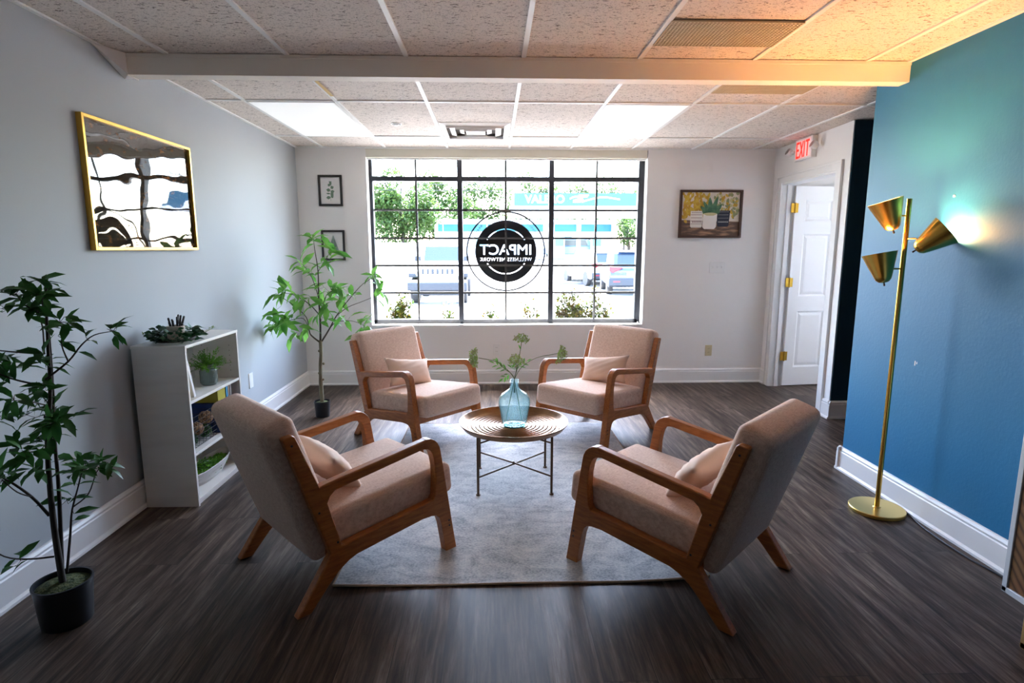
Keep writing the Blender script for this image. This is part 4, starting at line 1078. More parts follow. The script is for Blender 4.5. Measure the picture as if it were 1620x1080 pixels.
# middle shelf
zz = .299
book('book', 'thick yellow book standing in the blue box on the middle shelf', -1.666, 3.428, .10, .255, zz + .006, (.42, .36, .02), .16)
book('book', 'narrow light blue book on the middle shelf beside the yellow one', -1.664, 3.532, .026, .255, zz + .006, (.05, .33, .62), .16)
book('book', 'white and tan book at the far end of the middle shelf', -1.665, 3.562, .020, .255, zz + .006, (.50, .38, .28), .16)
book('book', 'white book at the far end of the middle shelf, last in row', -1.664, 3.586, .02, .26, zz + .006, (.66, .62, .60), .16)
r_ = thing('blue_box', 'open royal blue storage box of books on the middle shelf', 'box', (-1.648, 3.415, zz))
M['royal'] = mat('royal_blue', (.006, .03, .14), .6)
b = MB(); b.box(-.010, 0, 0, .215, .0, .185); b.box(-.20, -.19, 0, .215, 0, .185); b.box(-.19, -.01, 0, .01, 0, .185); b.box(-.19, -.01, .205, .215, 0, .185); b.box(-.19, -.01, .01, .205, 0, .004)
b.build('shell', M['royal'], r_, bevel=.001)
b = MB(); b.box(0, .0008, .05, .16, .06, .13); b.build('label', mat('box_label', (.012, .05, .19), .5), r_)
# wire basket and balls
wb = thing('wire_basket', 'dark wire basket of woven balls on the middle shelf', 'basket', (-1.752, 3.235, zz + .001))
W_, D_, H_ = .10, .33, .19
b = MB(); lb = MB()
def hexring(z, w, d, o=b, r=.0016): o.tube([(-w, -d * .5, z), (w, -d * .5, z), (w, d * .5, z), (-w, d * .5, z), (-w, -d * .5, z)], r, 5)
for k in range(7): z = .004 + k * .030; f = .86 + .14 * k / 6; hexring(z, W_ * f, D_ * f)
b.build('rings', M['wire'], wb)
b = MB()
for k in range(8):
    y = -D_ / 2 + D_ * k / 7; b.tube([(W_, y, .186), (W_ * .86, y * .86, .003), (-W_ * .86, y * .86, .003), (-W_, y, .186)], .0013, 5)
b.build('wires', M['wire'], wb)
def wball(label, x, y, z, r, kind):
    r_ = thing('decor_ball', label, 'decor ball', (x, y, z), group='decorative balls in the wire basket')
    if kind == 'w':
        b = MB(); b.ball((0, 0, 0), r * .93, 12); b.build('core', mat('vine_core', (.13, .07, .035), .8), r_, smooth=0)
        b = MB(); rg = random.Random(int(x * 1000))
        for k in range(16):
            n_ = Vector((rg.uniform(-1, 1), rg.uniform(-1, 1), rg.uniform(-1, 1))).normalized(); u = n_.orthogonal().normalized(); w = n_.cross(u)
            b.tube([(u * math.cos(t) + w * math.sin(t)) * r for t in [2 * PI * q / 18 for q in range(19)]], .0028, 5)
        b.build('vines', mat('woven_vine', (.32, .19, .10), .7), r_, smooth=60)
    else:
        b = MB(); rg = random.Random(5)
        b.ball((0, 0, 0), r * .85, 10); b.build('core', mat('moss_core', (.01, .04, .01), .9), r_, smooth=0)
        b = MB()
        for k in range(260):
            n_ = Vector((rg.gauss(0, 1), rg.gauss(0, 1), rg.gauss(0, 1))).normalized(); b.leaf(n_ * r * .8, n_ + Vector((rg.uniform(-1, 1), rg.uniform(-1, 1), rg.uniform(-1, 1))) * .7, (0, 0, 1), .012, .008)
        b.build('moss', M['leaf_dark'], r_, smooth=0)
wball('brown woven vine ball at the front of the wire basket', -1.70, 3.222, zz + .088, .036, 'w')
wball('brown woven vine ball higher at the far end of the basket', -1.705, 3.345, zz + .120, .038, 'w')
wball('green moss ball under the woven balls in the basket', -1.70, 3.318, zz + .047, .038, 'm')
wball('green moss ball at the near end of the basket', -1.70, 3.155, zz + .046, .036, 'm')
# boat-shaped bowl with greenery on bottom shelf
bw = thing('boat_bowl', 'long white boat-shaped bowl of greenery on the bottom shelf', 'bowl', (-1.735, 3.365, .041))
b = MB(); vs = []; fs = []; n = 24
rows = []
for (k, z) in ((.62, 0), (.86, .045), (1.0, .085), (.955, .087), (.80, .045), (.55, .012)):
    row = []
    for i in range(n):
        t = 2 * PI * i / n; c, s_ = math.cos(t), math.sin(t)
        row.append((.075 * k * (abs(c) ** 1.0) * (1 if c > 0 else -1), .262 * k * (1 if s_ > 0 else -1) * abs(s_) ** .75 if True else 0, z + .012 * abs(s_) ** 4 * (z > .03)))
    rows.append(row)
for row in rows: vs += row
for q in range(len(rows) - 1):
    for i in range(n): fs.append((q * n + i, q * n + (i + 1) % n, (q + 1) * n + (i + 1) % n, (q + 1) * n + i))
fs.append(tuple(range(n - 1, -1, -1))); fs.append(tuple(range(5 * n, 6 * n)))
b.add(vs, fs); b.build('bowl', mat('whitewashed_wood', (.62, .62, .61), .6, noise=((.48, .48, .47), 6, (4, 1, 8), .45, .6)), bw, smooth=40)
gr = thing('bowl_greenery', 'curly green foliage filling the boat-shaped bowl', 'plant', (-1.735, 3.365, .082))
rng = random.Random(4); b = MB()
for i in range(1500):
    y = rng.uniform(-.21, .21); w = .058 * math.sqrt(max(0, 1 - (y / .235) ** 2)); x = rng.uniform(-w, w); z = rng.uniform(-.015, .055) * (1 - .5 * abs(y) / .21)
    b.leaf((x, y, z), (rng.uniform(-1, 1), rng.uniform(-1, 1), rng.uniform(-.2, 1)), (rng.uniform(-1, 1), 0, 1), rng.uniform(.012, .02), .011, .3, .2)
b.build('foliage', M['leaf_bright'], gr, smooth=0)

# ------------------------------------------------------------------ potted trees
def crv(pts, n=5):
    pts = [Vector(p) for p in pts]; sm = []
    for i in range(len(pts) - 1):
        p0 = pts[max(i - 1, 0)]; p1 = pts[i]; p2 = pts[i + 1]; p3 = pts[min(i + 2, len(pts) - 1)]
        for k in range(n):
            t = k / n; sm.append(.5 * ((2 * p1) + (p2 - p0) * t + (2 * p0 - 5 * p1 + 4 * p2 - p3) * t * t + (3 * p1 - p0 - 3 * p2 + p3) * t ** 3))
    sm.append(pts[-1]); return sm
def potted(name, label, loc, r, h, pot_m):
    t = thing(name, label, 'potted plant', loc)
    MB().lathe([(.001, 0), (r * .86, 0), (r * .88, .004), (r, h - .012), (r * 1.03, h - .010), (r * 1.03, h), (r * .96, h), (r * .95, h - .02), (.001, h - .022)], 36).build('pot', pot_m, t, smooth=35)
    b = MB(); b.lathe([(r * .95, h - .02), (r * .7, h - .010), (.001, h - .004)], 24); b.build('moss_top', M['moss'], t, smooth=60)
    return t
M['pot'] = mat('black_pot', (.010, .012, .016), .35)
def clampx(b, t):
    lim = XL + .006 - t.location.x
    b.v = [(max(x, lim + .02 * (max(x, lim - .2) - lim) / .2 * 0 + .001 * (i % 5)), y, z) for i, (x, y, z) in enumerate(b.v)]
# tree by the window
t2 = potted('potted_tree', 'slim artificial tree in a small black pot in the back left corner', (-1.452, 4.77, 0), .066, .135, M['pot'])
def q2(px, py, dy=0): return at(px, py, 4.77) - Vector((-1.452, 4.77 - dy, 0))
rng = random.Random(12)
b = MB(); b.tube(crv([(0, 0, .11), q2(508, 610), q2(507, 580), q2(508, 560), q2(507, 538)], 5), [.017] * 7 + [.015] * 7 + [.0145] * 7, 10)
for (px, py, a) in ((511, 600, 0), (505, 590, 3), (512, 575, 1), (505, 555, 4)): b.ball(tuple(q2(px, py)), .011, 6)
b.build('trunk', M['bark_green'], t2, smooth=60)
b = MB(); fo = MB()
def branch(pts, r0, clusters, fob, twb, L, n, spread=1.0, W=.36):
    c = crv(pts, 4); twb.tube(c, [r0 + (0.0014 - r0) * i / (len(c) - 1) for i in range(len(c))], 6)
    return c
def cluster(fob, p, d, n, L, W, rng, tw=None, jitter=.03, droop=.3):
    d = Vector(d).normalized()
    for k in range(n):
        a = 2 * PI * k / n + rng.uniform(-.4, .4); u = d.orthogonal().normalized(); w = d.cross(u)
        v = d * rng.uniform(.1, .9) + (u * math.cos(a) + w * math.sin(a)) * rng.uniform(.6, 1.2); v.z -= .1
        q = Vector(p) + Vector((rng.uniform(-1, 1), rng.uniform(-1, 1), rng.uniform(-1, 1))) * jitter
        if tw: tw.tube([p, q], .0009, 4)
        ll = L * rng.uniform(.75, 1.15)
        fob.leaf(q, v, (rng.uniform(-.4, .4), rng.uniform(-.9, .3), 1), ll, ll * W, .25, droop)
BR = [ # pixel-measured branch layouts turned to metres, with real depth
 ([(507, 540, 0), (506, 505, .01), (504, 470, .0), (502, 430, .02), (498, 395, .0), (496, 378, 0)], .010),
 ([(507, 542, 0), (494, 530, -.02), (491, 522, -.03), (488, 500, -.06), (470, 480, -.1), (450, 465, -.13)], .008),
 ([(491, 522, -.03), (478, 505, .04), (455, 508, .08), (432, 515, .1)], .004),
 ([(509, 540, 0), (520, 520, .03), (530, 500, .05), (548, 475, .08), (570, 450, .1), (588, 440, .12)], .008),
 ([(520, 520, .03), (535, 508, -.05), (560, 505, -.1), (580, 510, -.14)], .004),
 ([(504, 470, 0), (490, 440, .06), (478, 425, .1), (470, 418, .12)], .004),
 ([(506, 505, .01), (515, 485, -.1), (525, 465, -.16), (540, 455, -.2)], .005),
 ([(506, 500, .01), (498, 480, -.12), (480, 465, -.18), (462, 460, -.2)], .005),
 ([(530, 500, .05), (545, 488, .12), (565, 480, .18), (590, 470, .2)], .004),
 ([(502, 430, .02), (512, 415, .0), (520, 405, -.03), (527, 395, -.03)], .003)]
for pts, r0 in BR:
    c = branch([q2(*p) for p in pts], r0, None, fo, b, 0, 0)
    for i in range(3, len(c), 2):
        if rng.random() < .75 and i > len(c) * .35:
            d = (c[min(i + 1, len(c) - 1)] - c[i - 1])
            cluster(fo, c[i], d + Vector((rng.uniform(-.5, .5), rng.uniform(-.5, .5), 0)) * .1, rng.choice((2, 2, 3)), .14, .36, rng, b, .04)
    cluster(fo, c[-1], c[-1] - c[-3], 6, .15, .36, rng, b, .03)
for (px, py, dy, n) in ((440, 490, -.05, 5), (430, 518, .05, 4), (455, 505, -.1, 5), (470, 495, -.12, 4), (500, 470, -.1, 5), (520, 480, -.12, 5), (535, 470, .1, 4), (510, 455, .05, 3), (545, 500, -.1, 3), (575, 520, -.1, 4), (468, 525, -.05, 3), (515, 500, -.08, 4), (485, 510, -.08, 3)):
    cluster(fo, q2(px, py, dy), (rng.uniform(-.3, .3), rng.uniform(-.6, .2), rng.uniform(-.6, .3)), n + 1, .14, .38, rng, b, .045)
clampx(b, t2); clampx(fo, t2); b.build('branches', M['bark'], t2, smooth=60); fo.build('foliage', M['leaf_mid'], t2, smooth=0)

# front left shrub
t1 = potted('potted_shrub', 'tall dark-leaved artificial shrub in a black pot at the left edge', (-1.632, 2.055, 0), .094, .165, M['pot'])
def q1(px, py, dy=0): return at(px, py, 2.055) - Vector((-1.632, 2.055 - dy, 0))
rng = random.Random(31); b = MB(); fo = MB()
b.tube(crv([(0, 0, .14), q1(88, 850), q1(80, 780), q1(75, 700), q1(73, 620, .02), q1(72, 540, .01), q1(73, 470), q1(74, 442)], 4), [.012 - .0095 * i / 28 for i in range(29)], 8)
b.tube(crv([(-.01, .01, .15), q1(84, 790, .03), q1(70, 700, .05), q1(67, 620, .05), q1(65, 540, .04), q1(64, 500, .03)], 4), [.008 - .006 * i / 20 for i in range(21)], 7)
BR1 = [([(106, 905, 0), (105, 850, .02), (108, 810, .02), (125, 765, 0), (143, 735, -.04)], .005),
 ([(78, 815, 0), (60, 780, -.03), (35, 750, -.06), (5, 720, -.1), (-12, 690, -.12)], .006),
 ([(86, 880, 0), (60, 875, -.04), (35, 862, -.08), (12, 835, -.1), (-5, 815, -.1)], .004),
 ([(73, 690, 0), (90, 672, -.05), (110, 660, -.1), (130, 650, -.13)], .004),
 ([(72, 600, 0), (95, 575, .04), (110, 550, .06), (125, 535, .08), (150, 530, .1)], .004),
 ([(95, 575, .04), (108, 545, -.03), (118, 520, -.06), (122, 505, -.08)], .003),
 ([(70, 560, 0), (50, 520, .05), (30, 500, .08), (18, 485, .1)], .003),
 ([(68, 610, 0), (45, 590, -.08), (20, 565, -.13), (0, 545, -.15)], .004),
 ([(70, 660, 0), (50, 650, .08), (25, 640, .12), (5, 640, .15)], .003),
 ([(75, 740, 0), (60, 700, .08), (48, 680, .1), (40, 670, .1)], .003),
 ([(108, 810, .02), (100, 780, .08), (98, 760, .1), (95, 745, .1)], .003),
 ([(110, 805, .02), (125, 790, .05), (138, 755, .05), (150, 745, .05)], .003),
 ([(72, 500, 0), (85, 480, -.05), (95, 465, -.08)], .003),
 ([(72, 500, 0), (62, 480, -.06), (55, 462, -.08)], .003),
 ([(70, 640, 0), (85, 620, -.12), (95, 610, -.2)], .003),
 ([(60, 780, -.03), (62, 760, -.1), (55, 735, -.14)], .003),
 ([(74, 720, 0), (88, 700, -.1), (100, 690, -.17)], .003),
 ([(68, 560, 0), (45, 545, -.12), (30, 530, -.2), (-5, 520, -.2)], .003)]
for pts, r0 in BR1:
    c = branch([q1(*p) for p in pts], r0, None, fo, b, 0, 0)
    for i in range(2, len(c) - 1, 2):
        if i > len(c) * .3 and rng.random() < .55: cluster(fo, c[i], c[i + 1] - c[i - 1], rng.choice((1, 2)), .070, .38, rng, b, .012)
    cluster(fo, c[-1], c[-1] - c[-3], 9, .074, .38, rng, b, .018)
for (px, py, dy, n) in ((73, 450, 0, 9), (72, 470, .02, 8), (70, 490, -.03, 7), (75, 560, -.04, 8), (72, 575, 0, 8), (78, 610, -.02, 7), (70, 640, .03, 7), (74, 690, -.03, 6), (80, 700, .02, 6), (68, 520, .02, 4), (75, 740, -.04, 6), (60, 650, -.05, 6), (25, 590, -.05, 8), (20, 650, -.06, 8), (10, 490, 0, 6), (0, 570, .0, 8), (5, 620, -.1, 6), (40, 570, -.05, 5), (120, 660, -.1, 5), (135, 650, -.1, 6), (95, 520, .02, 6), (45, 700, -.05, 6), (30, 740, -.05, 5), (100, 750, .05, 6), (20, 830, -.08, 4), (50, 875, -.05, 4), (90, 800, .05, 4)):
    cluster(fo, q1(px, py, dy), (rng.uniform(-.3, .3), rng.uniform(-.6, .2), rng.uniform(.1, .9)), n, .076, .38, rng, b, .018)
clampx(b, t1); clampx(fo, t1); b.build('branches', M['bark'], t1, smooth=60); fo.build('foliage', M['leaf_dark'], t1, smooth=0)

# ------------------------------------------------------------------ outside
GZ = -.30
M['asphalt'] = mat('sunlit_concrete', (.24, .236, .23), .85, noise=((.20, .197, .19), 2.5, (1, 1, 1), .4, .6))
M['fascia_white'] = mat('painted_white_metal', (.80, .80, .80), .6)
b = MB(); b.add([(-60, 6.14, GZ), (70, 6.14, GZ), (70, 27, GZ), (-60, 27, GZ), (-60, 46, .55), (70, 46, .55), (-60, 140, .9), (70, 140, .9)], [(0, 1, 2, 3), (3, 2, 5, 4), (4, 5, 7, 6)])
tag(b.build('ground', M['asphalt']), 'pale sunlit concrete car park and street outside the window', 'pavement', kind='structure')
tag(MB().box(-6, 8, 6.14, 6.95, 2.62, 2.74).build('roof_overhang', M['fascia_white']), 'white roof overhang outside above the window', 'overhang', kind='structure')
tag(MB().box(-8, 9, 6.14, 6.2, GZ, WZ0 - .03).build('outer_wall_base', mat('brick_base', (.4, .3, .25), .8)), 'outer face of the wall below the window', 'wall', kind='structure')
for i, (xa, xb, y) in enumerate(((-9, -5.2, 27.5), (2.9, 6.2, 27.5))):
    tag(MB().box(xa, xb, y, y + .2, GZ, GZ + .14).build('kerb', mat('kerb_grey' + str(i), (.12, .12, .13), .8)), 'low dark kerb across the street, ' + ('left side' if i == 0 else 'right side'), 'kerb')

def wheel(r, w, m=None):
    b = MB(); b.mi = 0; b.lathe([(r * .62, -w / 2), (r * .93, -w / 2), (r, -w / 2 + .03), (r, w / 2 - .03), (r * .93, w / 2), (r * .62, w / 2)], 28)
    b.mi = 1; b.lathe([(.001, w / 2 - .05), (.05, w / 2 - .02), (.07, w / 2 - .05), (r * .5, w / 2 - .06), (r * .63, w / 2 - .01)], 28)
    return b
M['tire'] = mat('tyre', (.02, .02, .022), .8); M['rim'] = mat('alloy', (.55, .56, .58), .35, metal=.7)
M['cwhite'] = mat('car_white', (.80, .80, .80), .3, coat=.5); M['cdark'] = mat('car_dark_trim', (.009, .013, .020), .55); M['cglass'] = mat('car_glass', (.015, .026, .036), .2)
M['cblue'] = mat('car_pale_blue', (.10, .17, .28), .3, coat=.5); M['cnavy'] = mat('car_navy', (.014, .030, .075), .3, coat=.5); M['tail'] = mat('tail_red', (.30, .006, .012), .4)
M['lamp_clear'] = mat('headlamp', (.75, .78, .8), .15)

# off-roader facing the window
jp = thing('off_road_vehicle', 'white boxy off-road vehicle with slotted grille parked facing the window', 'car', (-1.72, 18.0, GZ))
J = MB(); J.prism([(0, .62), (0, 1.10), (.10, 1.20), (1.25, 1.26), (1.40, 1.26), (4.1, 1.26), (4.1, .55), (.3, .5)], -.62, .62, 'yz'); body = J.build('body', M['cwhite'], jp, bevel=.03)
MB().prism([(1.35, 1.25), (1.75, 1.84), (3.9, 1.86), (4.1, 1.25)], -.66, .66, 'yz').build('cab', M['cwhite'], jp, bevel=.04)
MB().add([(-.58, 1.385, 1.32), (.58, 1.385, 1.32), (.55, 1.70, 1.79), (-.55, 1.70, 1.79)], [(0, 1, 2, 3)]).build('windshield', M['cglass'], jp)
for k in range(7): MB().box(-.455 + k * .151 - .038, -.455 + k * .151 + .038, -.012, .03, .93, 1.10).build('grille_slot', M['cdark'], jp, bevel=.012)
for s_ in (-1, 1):
    MB().lathe([(.001, 0), (.09, 0), (.10, .02)], 20, T((s_ * .63 - s_ * .05, -.015, .95)) @ RX(-90)).build('headlamp', M['lamp_clear'], jp, smooth=40)
    MB().box(s_ * .62 if s_ > 0 else -.93, .93 if s_ > 0 else -.62, .10, 1.15, .82, .96).build('fender', M['cdark'], jp, bevel=.03)
    for y in (.55, 3.3): wheel(.40, .26).build('wheel', [M['tire'], M['rim']], jp, smooth=40).matrix_local = T((s_ * .76, y, .40)) @ RY(90 * s_)
    MB().tube([(s_ * .66, -.20, .58), (s_ * .66, .1, .56)], .05, 10).build('fog_lamp', M['lamp_clear'], jp, smooth=40)
    MB().box(s_ * .80 - .10, s_ * .80 + .10, 1.50, 1.62, 1.30, 1.48).build('mirror', M['cdark'], jp, bevel=.02)
MB().prism([(-.28, .44), (-.28, .68), (-.18, .76), (.12, .76), (.12, .44)], -.92, .92, 'yz').build('bumper', M['cdark'], jp, bevel=.03)
MB().box(-.78, .78, -.05, .25, .28, .46).build('skid_panel', M['cdark'], jp, bevel=.03)
MB().box(-.46, .46, -.02, .0, .84, .855).build('grille_line', M['cdark'], jp)

def suv(name, label, loc, rz, paint, trim_low=True):
    t = thing(name, label, 'car', loc, rz)      # local: length along +y is the front, rear at y = 0
    b = MB(); b.prism([(0, .42), (-.02, .62), (.02, .98), (.10, 1.06), (3.1, 1.04), (4.2, .92), (4.5, .72), (4.5, .38), (.1, .34)], -.90, .90, 'yz'); b.build('body', paint, t, bevel=.07)
    MB().prism([(.10, 1.02), (.42, 1.58), (.8, 1.66), (2.6, 1.64), (3.4, 1.04)], -.74, .74, 'yz').build('cabin', paint, t, bevel=.07)
    MB().add([(-.60, .135, 1.10), (.60, .135, 1.10), (.56, .375, 1.52), (-.56, .375, 1.52)], [(0, 1, 2, 3)]).build('rear_window', M['cglass'], t)
    for s_ in (-1, 1):
        MB().add([(s_ * .745, .55, 1.10), (s_ * .745, 3.0, 1.10), (s_ * .745, 2.5, 1.55), (s_ * .745, .75, 1.57)], [(0, 1, 2, 3)]).build('side_window', M['cglass'], t)
        b = MB(); b.prism([(s_ * .90, .92), (s_ * .90, 1.08), (s_ * .40, 1.04), (s_ * .50, .97), (s_ * .78, .84)], -.045, .25, 'xz'); b.build('tail_light', M['tail'], t, bevel=.015)
        MB().box(s_ * .62 - .12, s_ * .62 + .12, -.055, .0, .50, .54).build('reflector', M['tail'], t)
        for y in (.85, 3.6): wheel(.35, .22).build('wheel', [M['tire'], M['rim']], t, smooth=40).matrix_local = T((s_ * .80, y, .35)) @ RY(90 * s_)
    MB().prism([(-.06, .36), (-.05, .62), (.02, .66), (.3, .66), (.3, .30)], -.91, .91, 'yz').build('bumper', M['cdark'], t, bevel=.03)
    MB().box(-.26, .26, -.045, .0, .76, .88).build('number_plate', M['fascia_white'], t)
    MB().box(-.55, .55, .28, .50, 1.60, 1.64).build('spoiler', M['cdark'], t, bevel=.01)
    return t
suv('suv', 'dark suv with red tail lights parked at the right of the car park', (5.15, 21.0, GZ), -6, M['cnavy'])
suv('suv', 'white suv parked beyond the dark one, partly hidden', (5.35, 26.2, GZ), 12, M['cwhite'])
suv('pale_blue_car', 'pale blue car under the fuel station canopy', (8.6, 50, .60), 90, M['cblue'])

# fuel station canopy with sign
D_C = 45.0
def wx(px, y): return (px - 780) / 909 * y
def wz(py, y): return 1.4 + (394 - py) / 909 * y * 1.0
cn = thing('station_canopy', 'blue fuel station canopy with white VALERO sign', 'canopy', (wx(813, D_C), D_C, 0))
M['sky_blue'] = mat('canopy_blue', (.008, .085, .145), .5); M['teal_band'] = mat('store_teal', (.0, .085, .12), .5)
zt, zb = wz(308.5, D_C), wz(328, D_C)
MB().box(0, 19, 0, 8, zb, zt).build('fascia', M['sky_blue'], cn)
MB().box(-.3, 19.3, -.1, 8.1, zb - .5, zb).build('lower_band', M['fascia_white'], cn)
M['signw'] = mat('sign_white', (.92, .92, .92), .5)
text('sign_lettering', 'VALERO', .82, M['signw'], T((wx(860.5, D_C) - wx(813, D_C), -.03, (zt + zb) / 2)) @ RX(90), cn, .01, .022)
b = MB()
def arcstrip(b, pts, w):
    for (x0_, z0_), (x1_, z1_) in zip(pts[:-1], pts[1:]): b.quad((x0_, -.03, z0_ - w), (x1_, -.03, z1_ - w), (x1_, -.03, z1_ + w), (x0_, -.03, z0_ + w))
ox = wx(813, D_C)
cs = [(wx(p, D_C) - ox, wz(q, D_C)) for p, q in ((918, 322), (925, 319.5), (935, 317), (946, 315), (958, 315), (968, 316.5), (977, 318))]
arcstrip(b, cs, .055); arcstrip(b, [(wx(p, D_C) - ox, wz(q, D_C)) for p, q in ((899, 317), (905, 314.5), (913, 313.5))], .06)
b.build('swoosh', mat('sign_yellow', (.85, .65, .3), .5), cn)
b = MB()
for pg in ([(913, 311), (929, 311), (926, 315), (912, 315)], [(904, 319), (918, 315), (921, 320), (914, 323), (904, 323)]):
    b.add([(wx(p, D_C) - ox, -.04, wz(q, D_C)) for p, q in pg], [tuple(range(len(pg)))])
b.build('emblem', M['signw'], cn)
for px, m in ((915.5, M['fascia_white']), (971, mat('tan_column', (.5, .40, .28), .7)), (1040, M['fascia_white'])):
    x_ = wx(px, D_C) - ox; MB().box(x_ - .14, x_ + .14, .4, .8, .45, zb).build('column', m, cn)
# store
D_S = 60.0
st = thing('station_store', 'low white fuel station shop with a teal band', 'building', (wx(690, D_S), D_S, .6))
w_ = wx(968, D_S) - wx(690, D_S)
MB().box(0, w_, 0, 8, 0, wz(352, D_S) - .6).build('wall', M['fascia_white'], st)
MB().box(-.3, w_ + .3, -.5, 8.3, wz(353.5, D_S) - .6, wz(349, D_S) - .6).build('roof_edge', M['fascia_white'], st)
for (a, c) in ((695, 702), (703.5, 770), (772, 858), (876, 911), (917, 966)):
    MB().box(wx(a, D_S) - wx(690, D_S), wx(c, D_S) - wx(690, D_S), -.08, 0, wz(367, D_S) - .6, wz(356, D_S) - .6).build('teal_band', M['teal_band'], st)
for (a, c, t_, e) in ((888, 903, 372, 392), (870, 878, 380, 392), (925, 935, 378, 390), (748, 770, 376, 390)):
    MB().box(wx(a, D_S) - wx(690, D_S), wx(c, D_S) - wx(690, D_S), -.06, 0, wz(e, D_S) - .6, wz(t_, D_S) - .6).build('shop_window', mat('shop_glass', (.10, .22, .24), .2), st)
# fuel pumps under canopy
for k, px in enumerate((882, 940)):
    x_ = wx(px, 49); pu = thing('fuel_pump', 'fuel pump under the canopy, ' + ('left of the white column' if k == 0 else 'right of the white column'), 'fuel pump', (x_, 48.5, .6))
    MB().box(-.45, .45, -.3, .3, 0, 1.9).build('cabinet', mat('pump_body' + str(k), (.55, .6, .62), .5), pu, bevel=.03)
    MB().box(-.36, .36, -.32, -.30, 1.05, 1.6).build('panel', mat('pump_panel' + str(k), (.05, .30, .34), .4), pu)
# fence
fn = thing('board_fence', 'weathered board fence across the street at the far left', 'fence', (wx(598, 47), 47, .55))
for k in range(13): MB().box(k * .36, k * .36 + .33, 0, .04, 0, 1.35 + .02 * (k % 3)).build('board', mat('fence_board', (.42, .36, .33), .8) if k == 0 else bpy.data.materials['fence_board'], fn)
MB().box(0, 4.7, .04, .1, .9, 1.0).build('rail', bpy.data.materials['fence_board'], fn)

# trees
def tree(label, x, y, z0, h, rx, ry, rz_, n, seed, leaf=.34, m=None, group='trees across the street'):
    t = thing('street_tree', label, 'tree', (x, y, z0), group=group); rg = random.Random(seed)
    b = MB(); b.tube(crv([(0, 0, 0), (.1, 0, h * .25), (-.1, .1, h * .5), (0, 0, h * .8)], 3), [.22 - .018 * i for i in range(10)], 8)
    for k in range(6):
        a = rg.uniform(0, 6.28); b.tube([(0, 0, h * (.25 + .06 * k)), (rx * .5 * math.cos(a), ry * .5 * math.sin(a), h * (.45 + .06 * k))], [.09, .03], 6)
    b.build('trunk', M['bark'], t, smooth=60)
    cl = []
    for k in range(26):
        a = rg.uniform(0, 6.28); u = rg.uniform(-1, 1); r = rg.uniform(.45, .95); cl.append((rx * r * math.sqrt(1 - u * u) * math.cos(a), ry * r * math.sqrt(1 - u * u) * math.sin(a), h - rz_ + rz_ * r * u, rg.uniform(.22, .42)))
    f = MB()
    for k in range(n):
        cx_, cy_, cz_, s_ = rg.choice(cl); g = Vector((rg.gauss(0, 1), rg.gauss(0, 1), rg.gauss(0, 1))); g = g.normalized() * rg.uniform(.3, 1) ** .5
        f.leaf((cx_ + g.x * rx * s_, cy_ + g.y * ry * s_, cz_ + g.z * rz_ * s_), (rg.uniform(-1, 1), rg.uniform(-1, 1), rg.uniform(-1, .6)), (rg.uniform(-1, 1), rg.uniform(-1, 1), 1), leaf, leaf * .55, .2, .2)
    f.build('crown', m or M['tree_leaf'], t, recalc=False)
    return t
tree('large leafy tree left of the shop, nearest of the street trees', wx(640, 52), 52, .6, 7.6, 3.3, 2.6, 3.2, 6500, 1)
tree('leafy tree at the far left edge of the window view', wx(592, 64), 64, .6, 8.4, 3.4, 2.6, 3.6, 4000, 2)
tree('leafy tree between the big left tree and the shop', wx(697, 72), 72, .7, 9.6, 4.4, 2.4, 4.0, 5500, 3, .4)
tree('tree behind the shop, seen above the teal band', wx(752, 80), 80, .8, 10.6, 4.6, 2.4, 4.6, 4500, 4, .42)
tree('wide tree crown behind the left end of the canopy', wx(838, 86), 86, .8, 11.2, 5.2, 2.4, 4.6, 3600, 5, .42)
tree('wide tree crown behind the canopy sign', wx(912, 94), 94, .85, 12.2, 6, 2.4, 5, 3600, 6, .44)
tree('tree crown at the far right behind the canopy', wx(985, 84), 84, .8, 11, 5, 2.4, 4.6, 3600, 7, .42)
tree('low bright green tree to the right of the tan column', wx(992, 58), 58, .6, 4.2, 1.7, 1.7, 1.6, 1800, 9, .26)
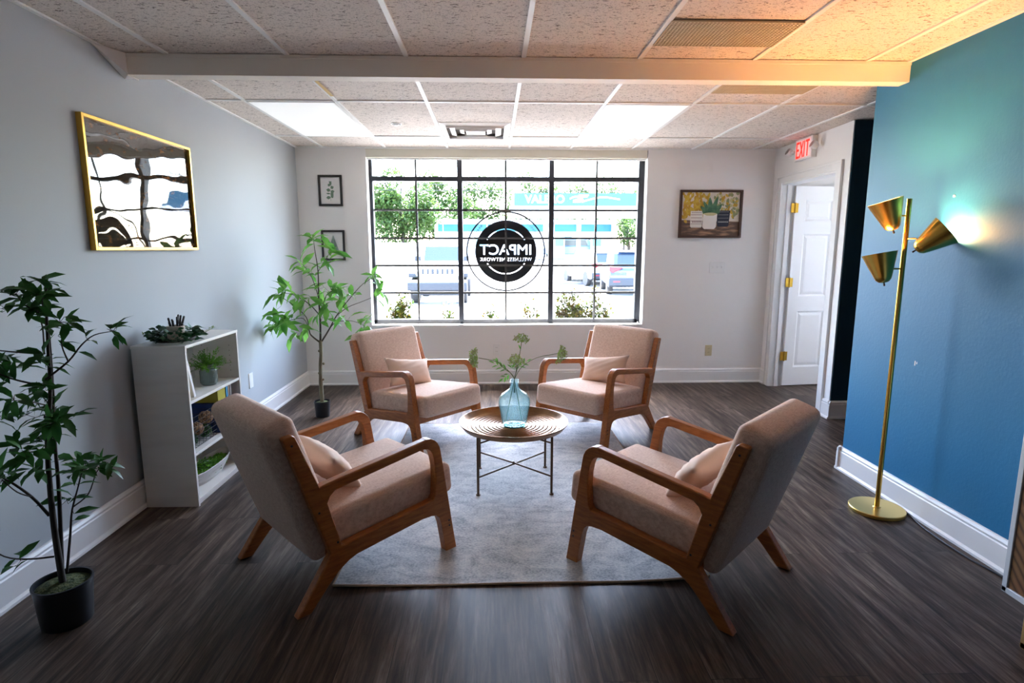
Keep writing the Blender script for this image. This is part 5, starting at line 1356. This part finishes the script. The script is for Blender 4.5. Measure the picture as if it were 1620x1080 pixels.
# power lines
for k, (y, z, z2) in enumerate(((40, 5.42, 5.52), (41, 5.95, 6.0), (40.5, 6.25, 6.35))):
    pts = [(-14 + i * 2, y, z + (z2 - z) * i / 16 - .18 * math.sin(PI * i / 16)) for i in range(17)]
    tag(MB().tube(pts, .018, 5).build('power_line', M['black']), ('lowest', 'middle', 'highest')[k] + ' of the three thin overhead wires across the street', 'wire', 'overhead wires')
# hedge shrubs by the window
def shrub(label, x, y, w, h, n, seed):
    t = thing('hedge_shrub', label, 'shrub', (x, y, GZ), group='shrubs outside under the window'); rg = random.Random(seed)
    f = MB(); s_ = MB()
    for k in range(26):
        a = rg.uniform(0, 6.28); r = rg.uniform(.2, 1) * w; tip = Vector((r * math.cos(a), r * .6 * math.sin(a), h * rg.uniform(.8, 1.05) * (1 - .25 * (r / w) ** 2)))
        s_.tube([(r * .2 * math.cos(a), r * .1 * math.sin(a), 0), tip], [.006, .002], 4)
        for q in range(n // 26):
            t_ = rg.uniform(.35, 1.02); p = Vector((r * .2 * math.cos(a), 0, 0)).lerp(tip, t_) + Vector((rg.uniform(-.05, .05), rg.uniform(-.05, .05), rg.uniform(-.03, .03)))
            f.leaf(p, (rg.uniform(-1, 1), rg.uniform(-1, 1), rg.uniform(-.3, 1)), (0, 0, 1), rg.uniform(.05, .075), .034, .2, .2)
    f.build('leaves', M['hedge_leaf'], t, recalc=False); s_.build('twigs', M['bark'], t)
yb_ = 7.6
for k, (px0, px1, top, lab) in enumerate(((608, 655, 478, 'yellow-green shrub outside under the left window section'), (690, 722, 488, 'sparse small shrub outside at the foot of the left mullion'),
     (755, 792, 486, 'small shrub outside under the decal'), (820, 862, 486, 'low green shrub outside left of the right mullion'), (874, 925, 476, 'bushy green shrub outside under the right window section'), (915, 972, 474, 'reddish green shrub outside at the lower right of the window'))):
    zt_ = 1.4 + (394 - top) / 909 * yb_; x_ = wx((px0 + px1) / 2, yb_); w_ = (px1 - px0) / 909 * yb_ / 2
    shrub(lab, x_, yb_ + .06 * (k % 2), w_ * 1.1, (zt_ - GZ) * 1.12, 2600 if k in (0, 4, 5) else 700, 40 + k)
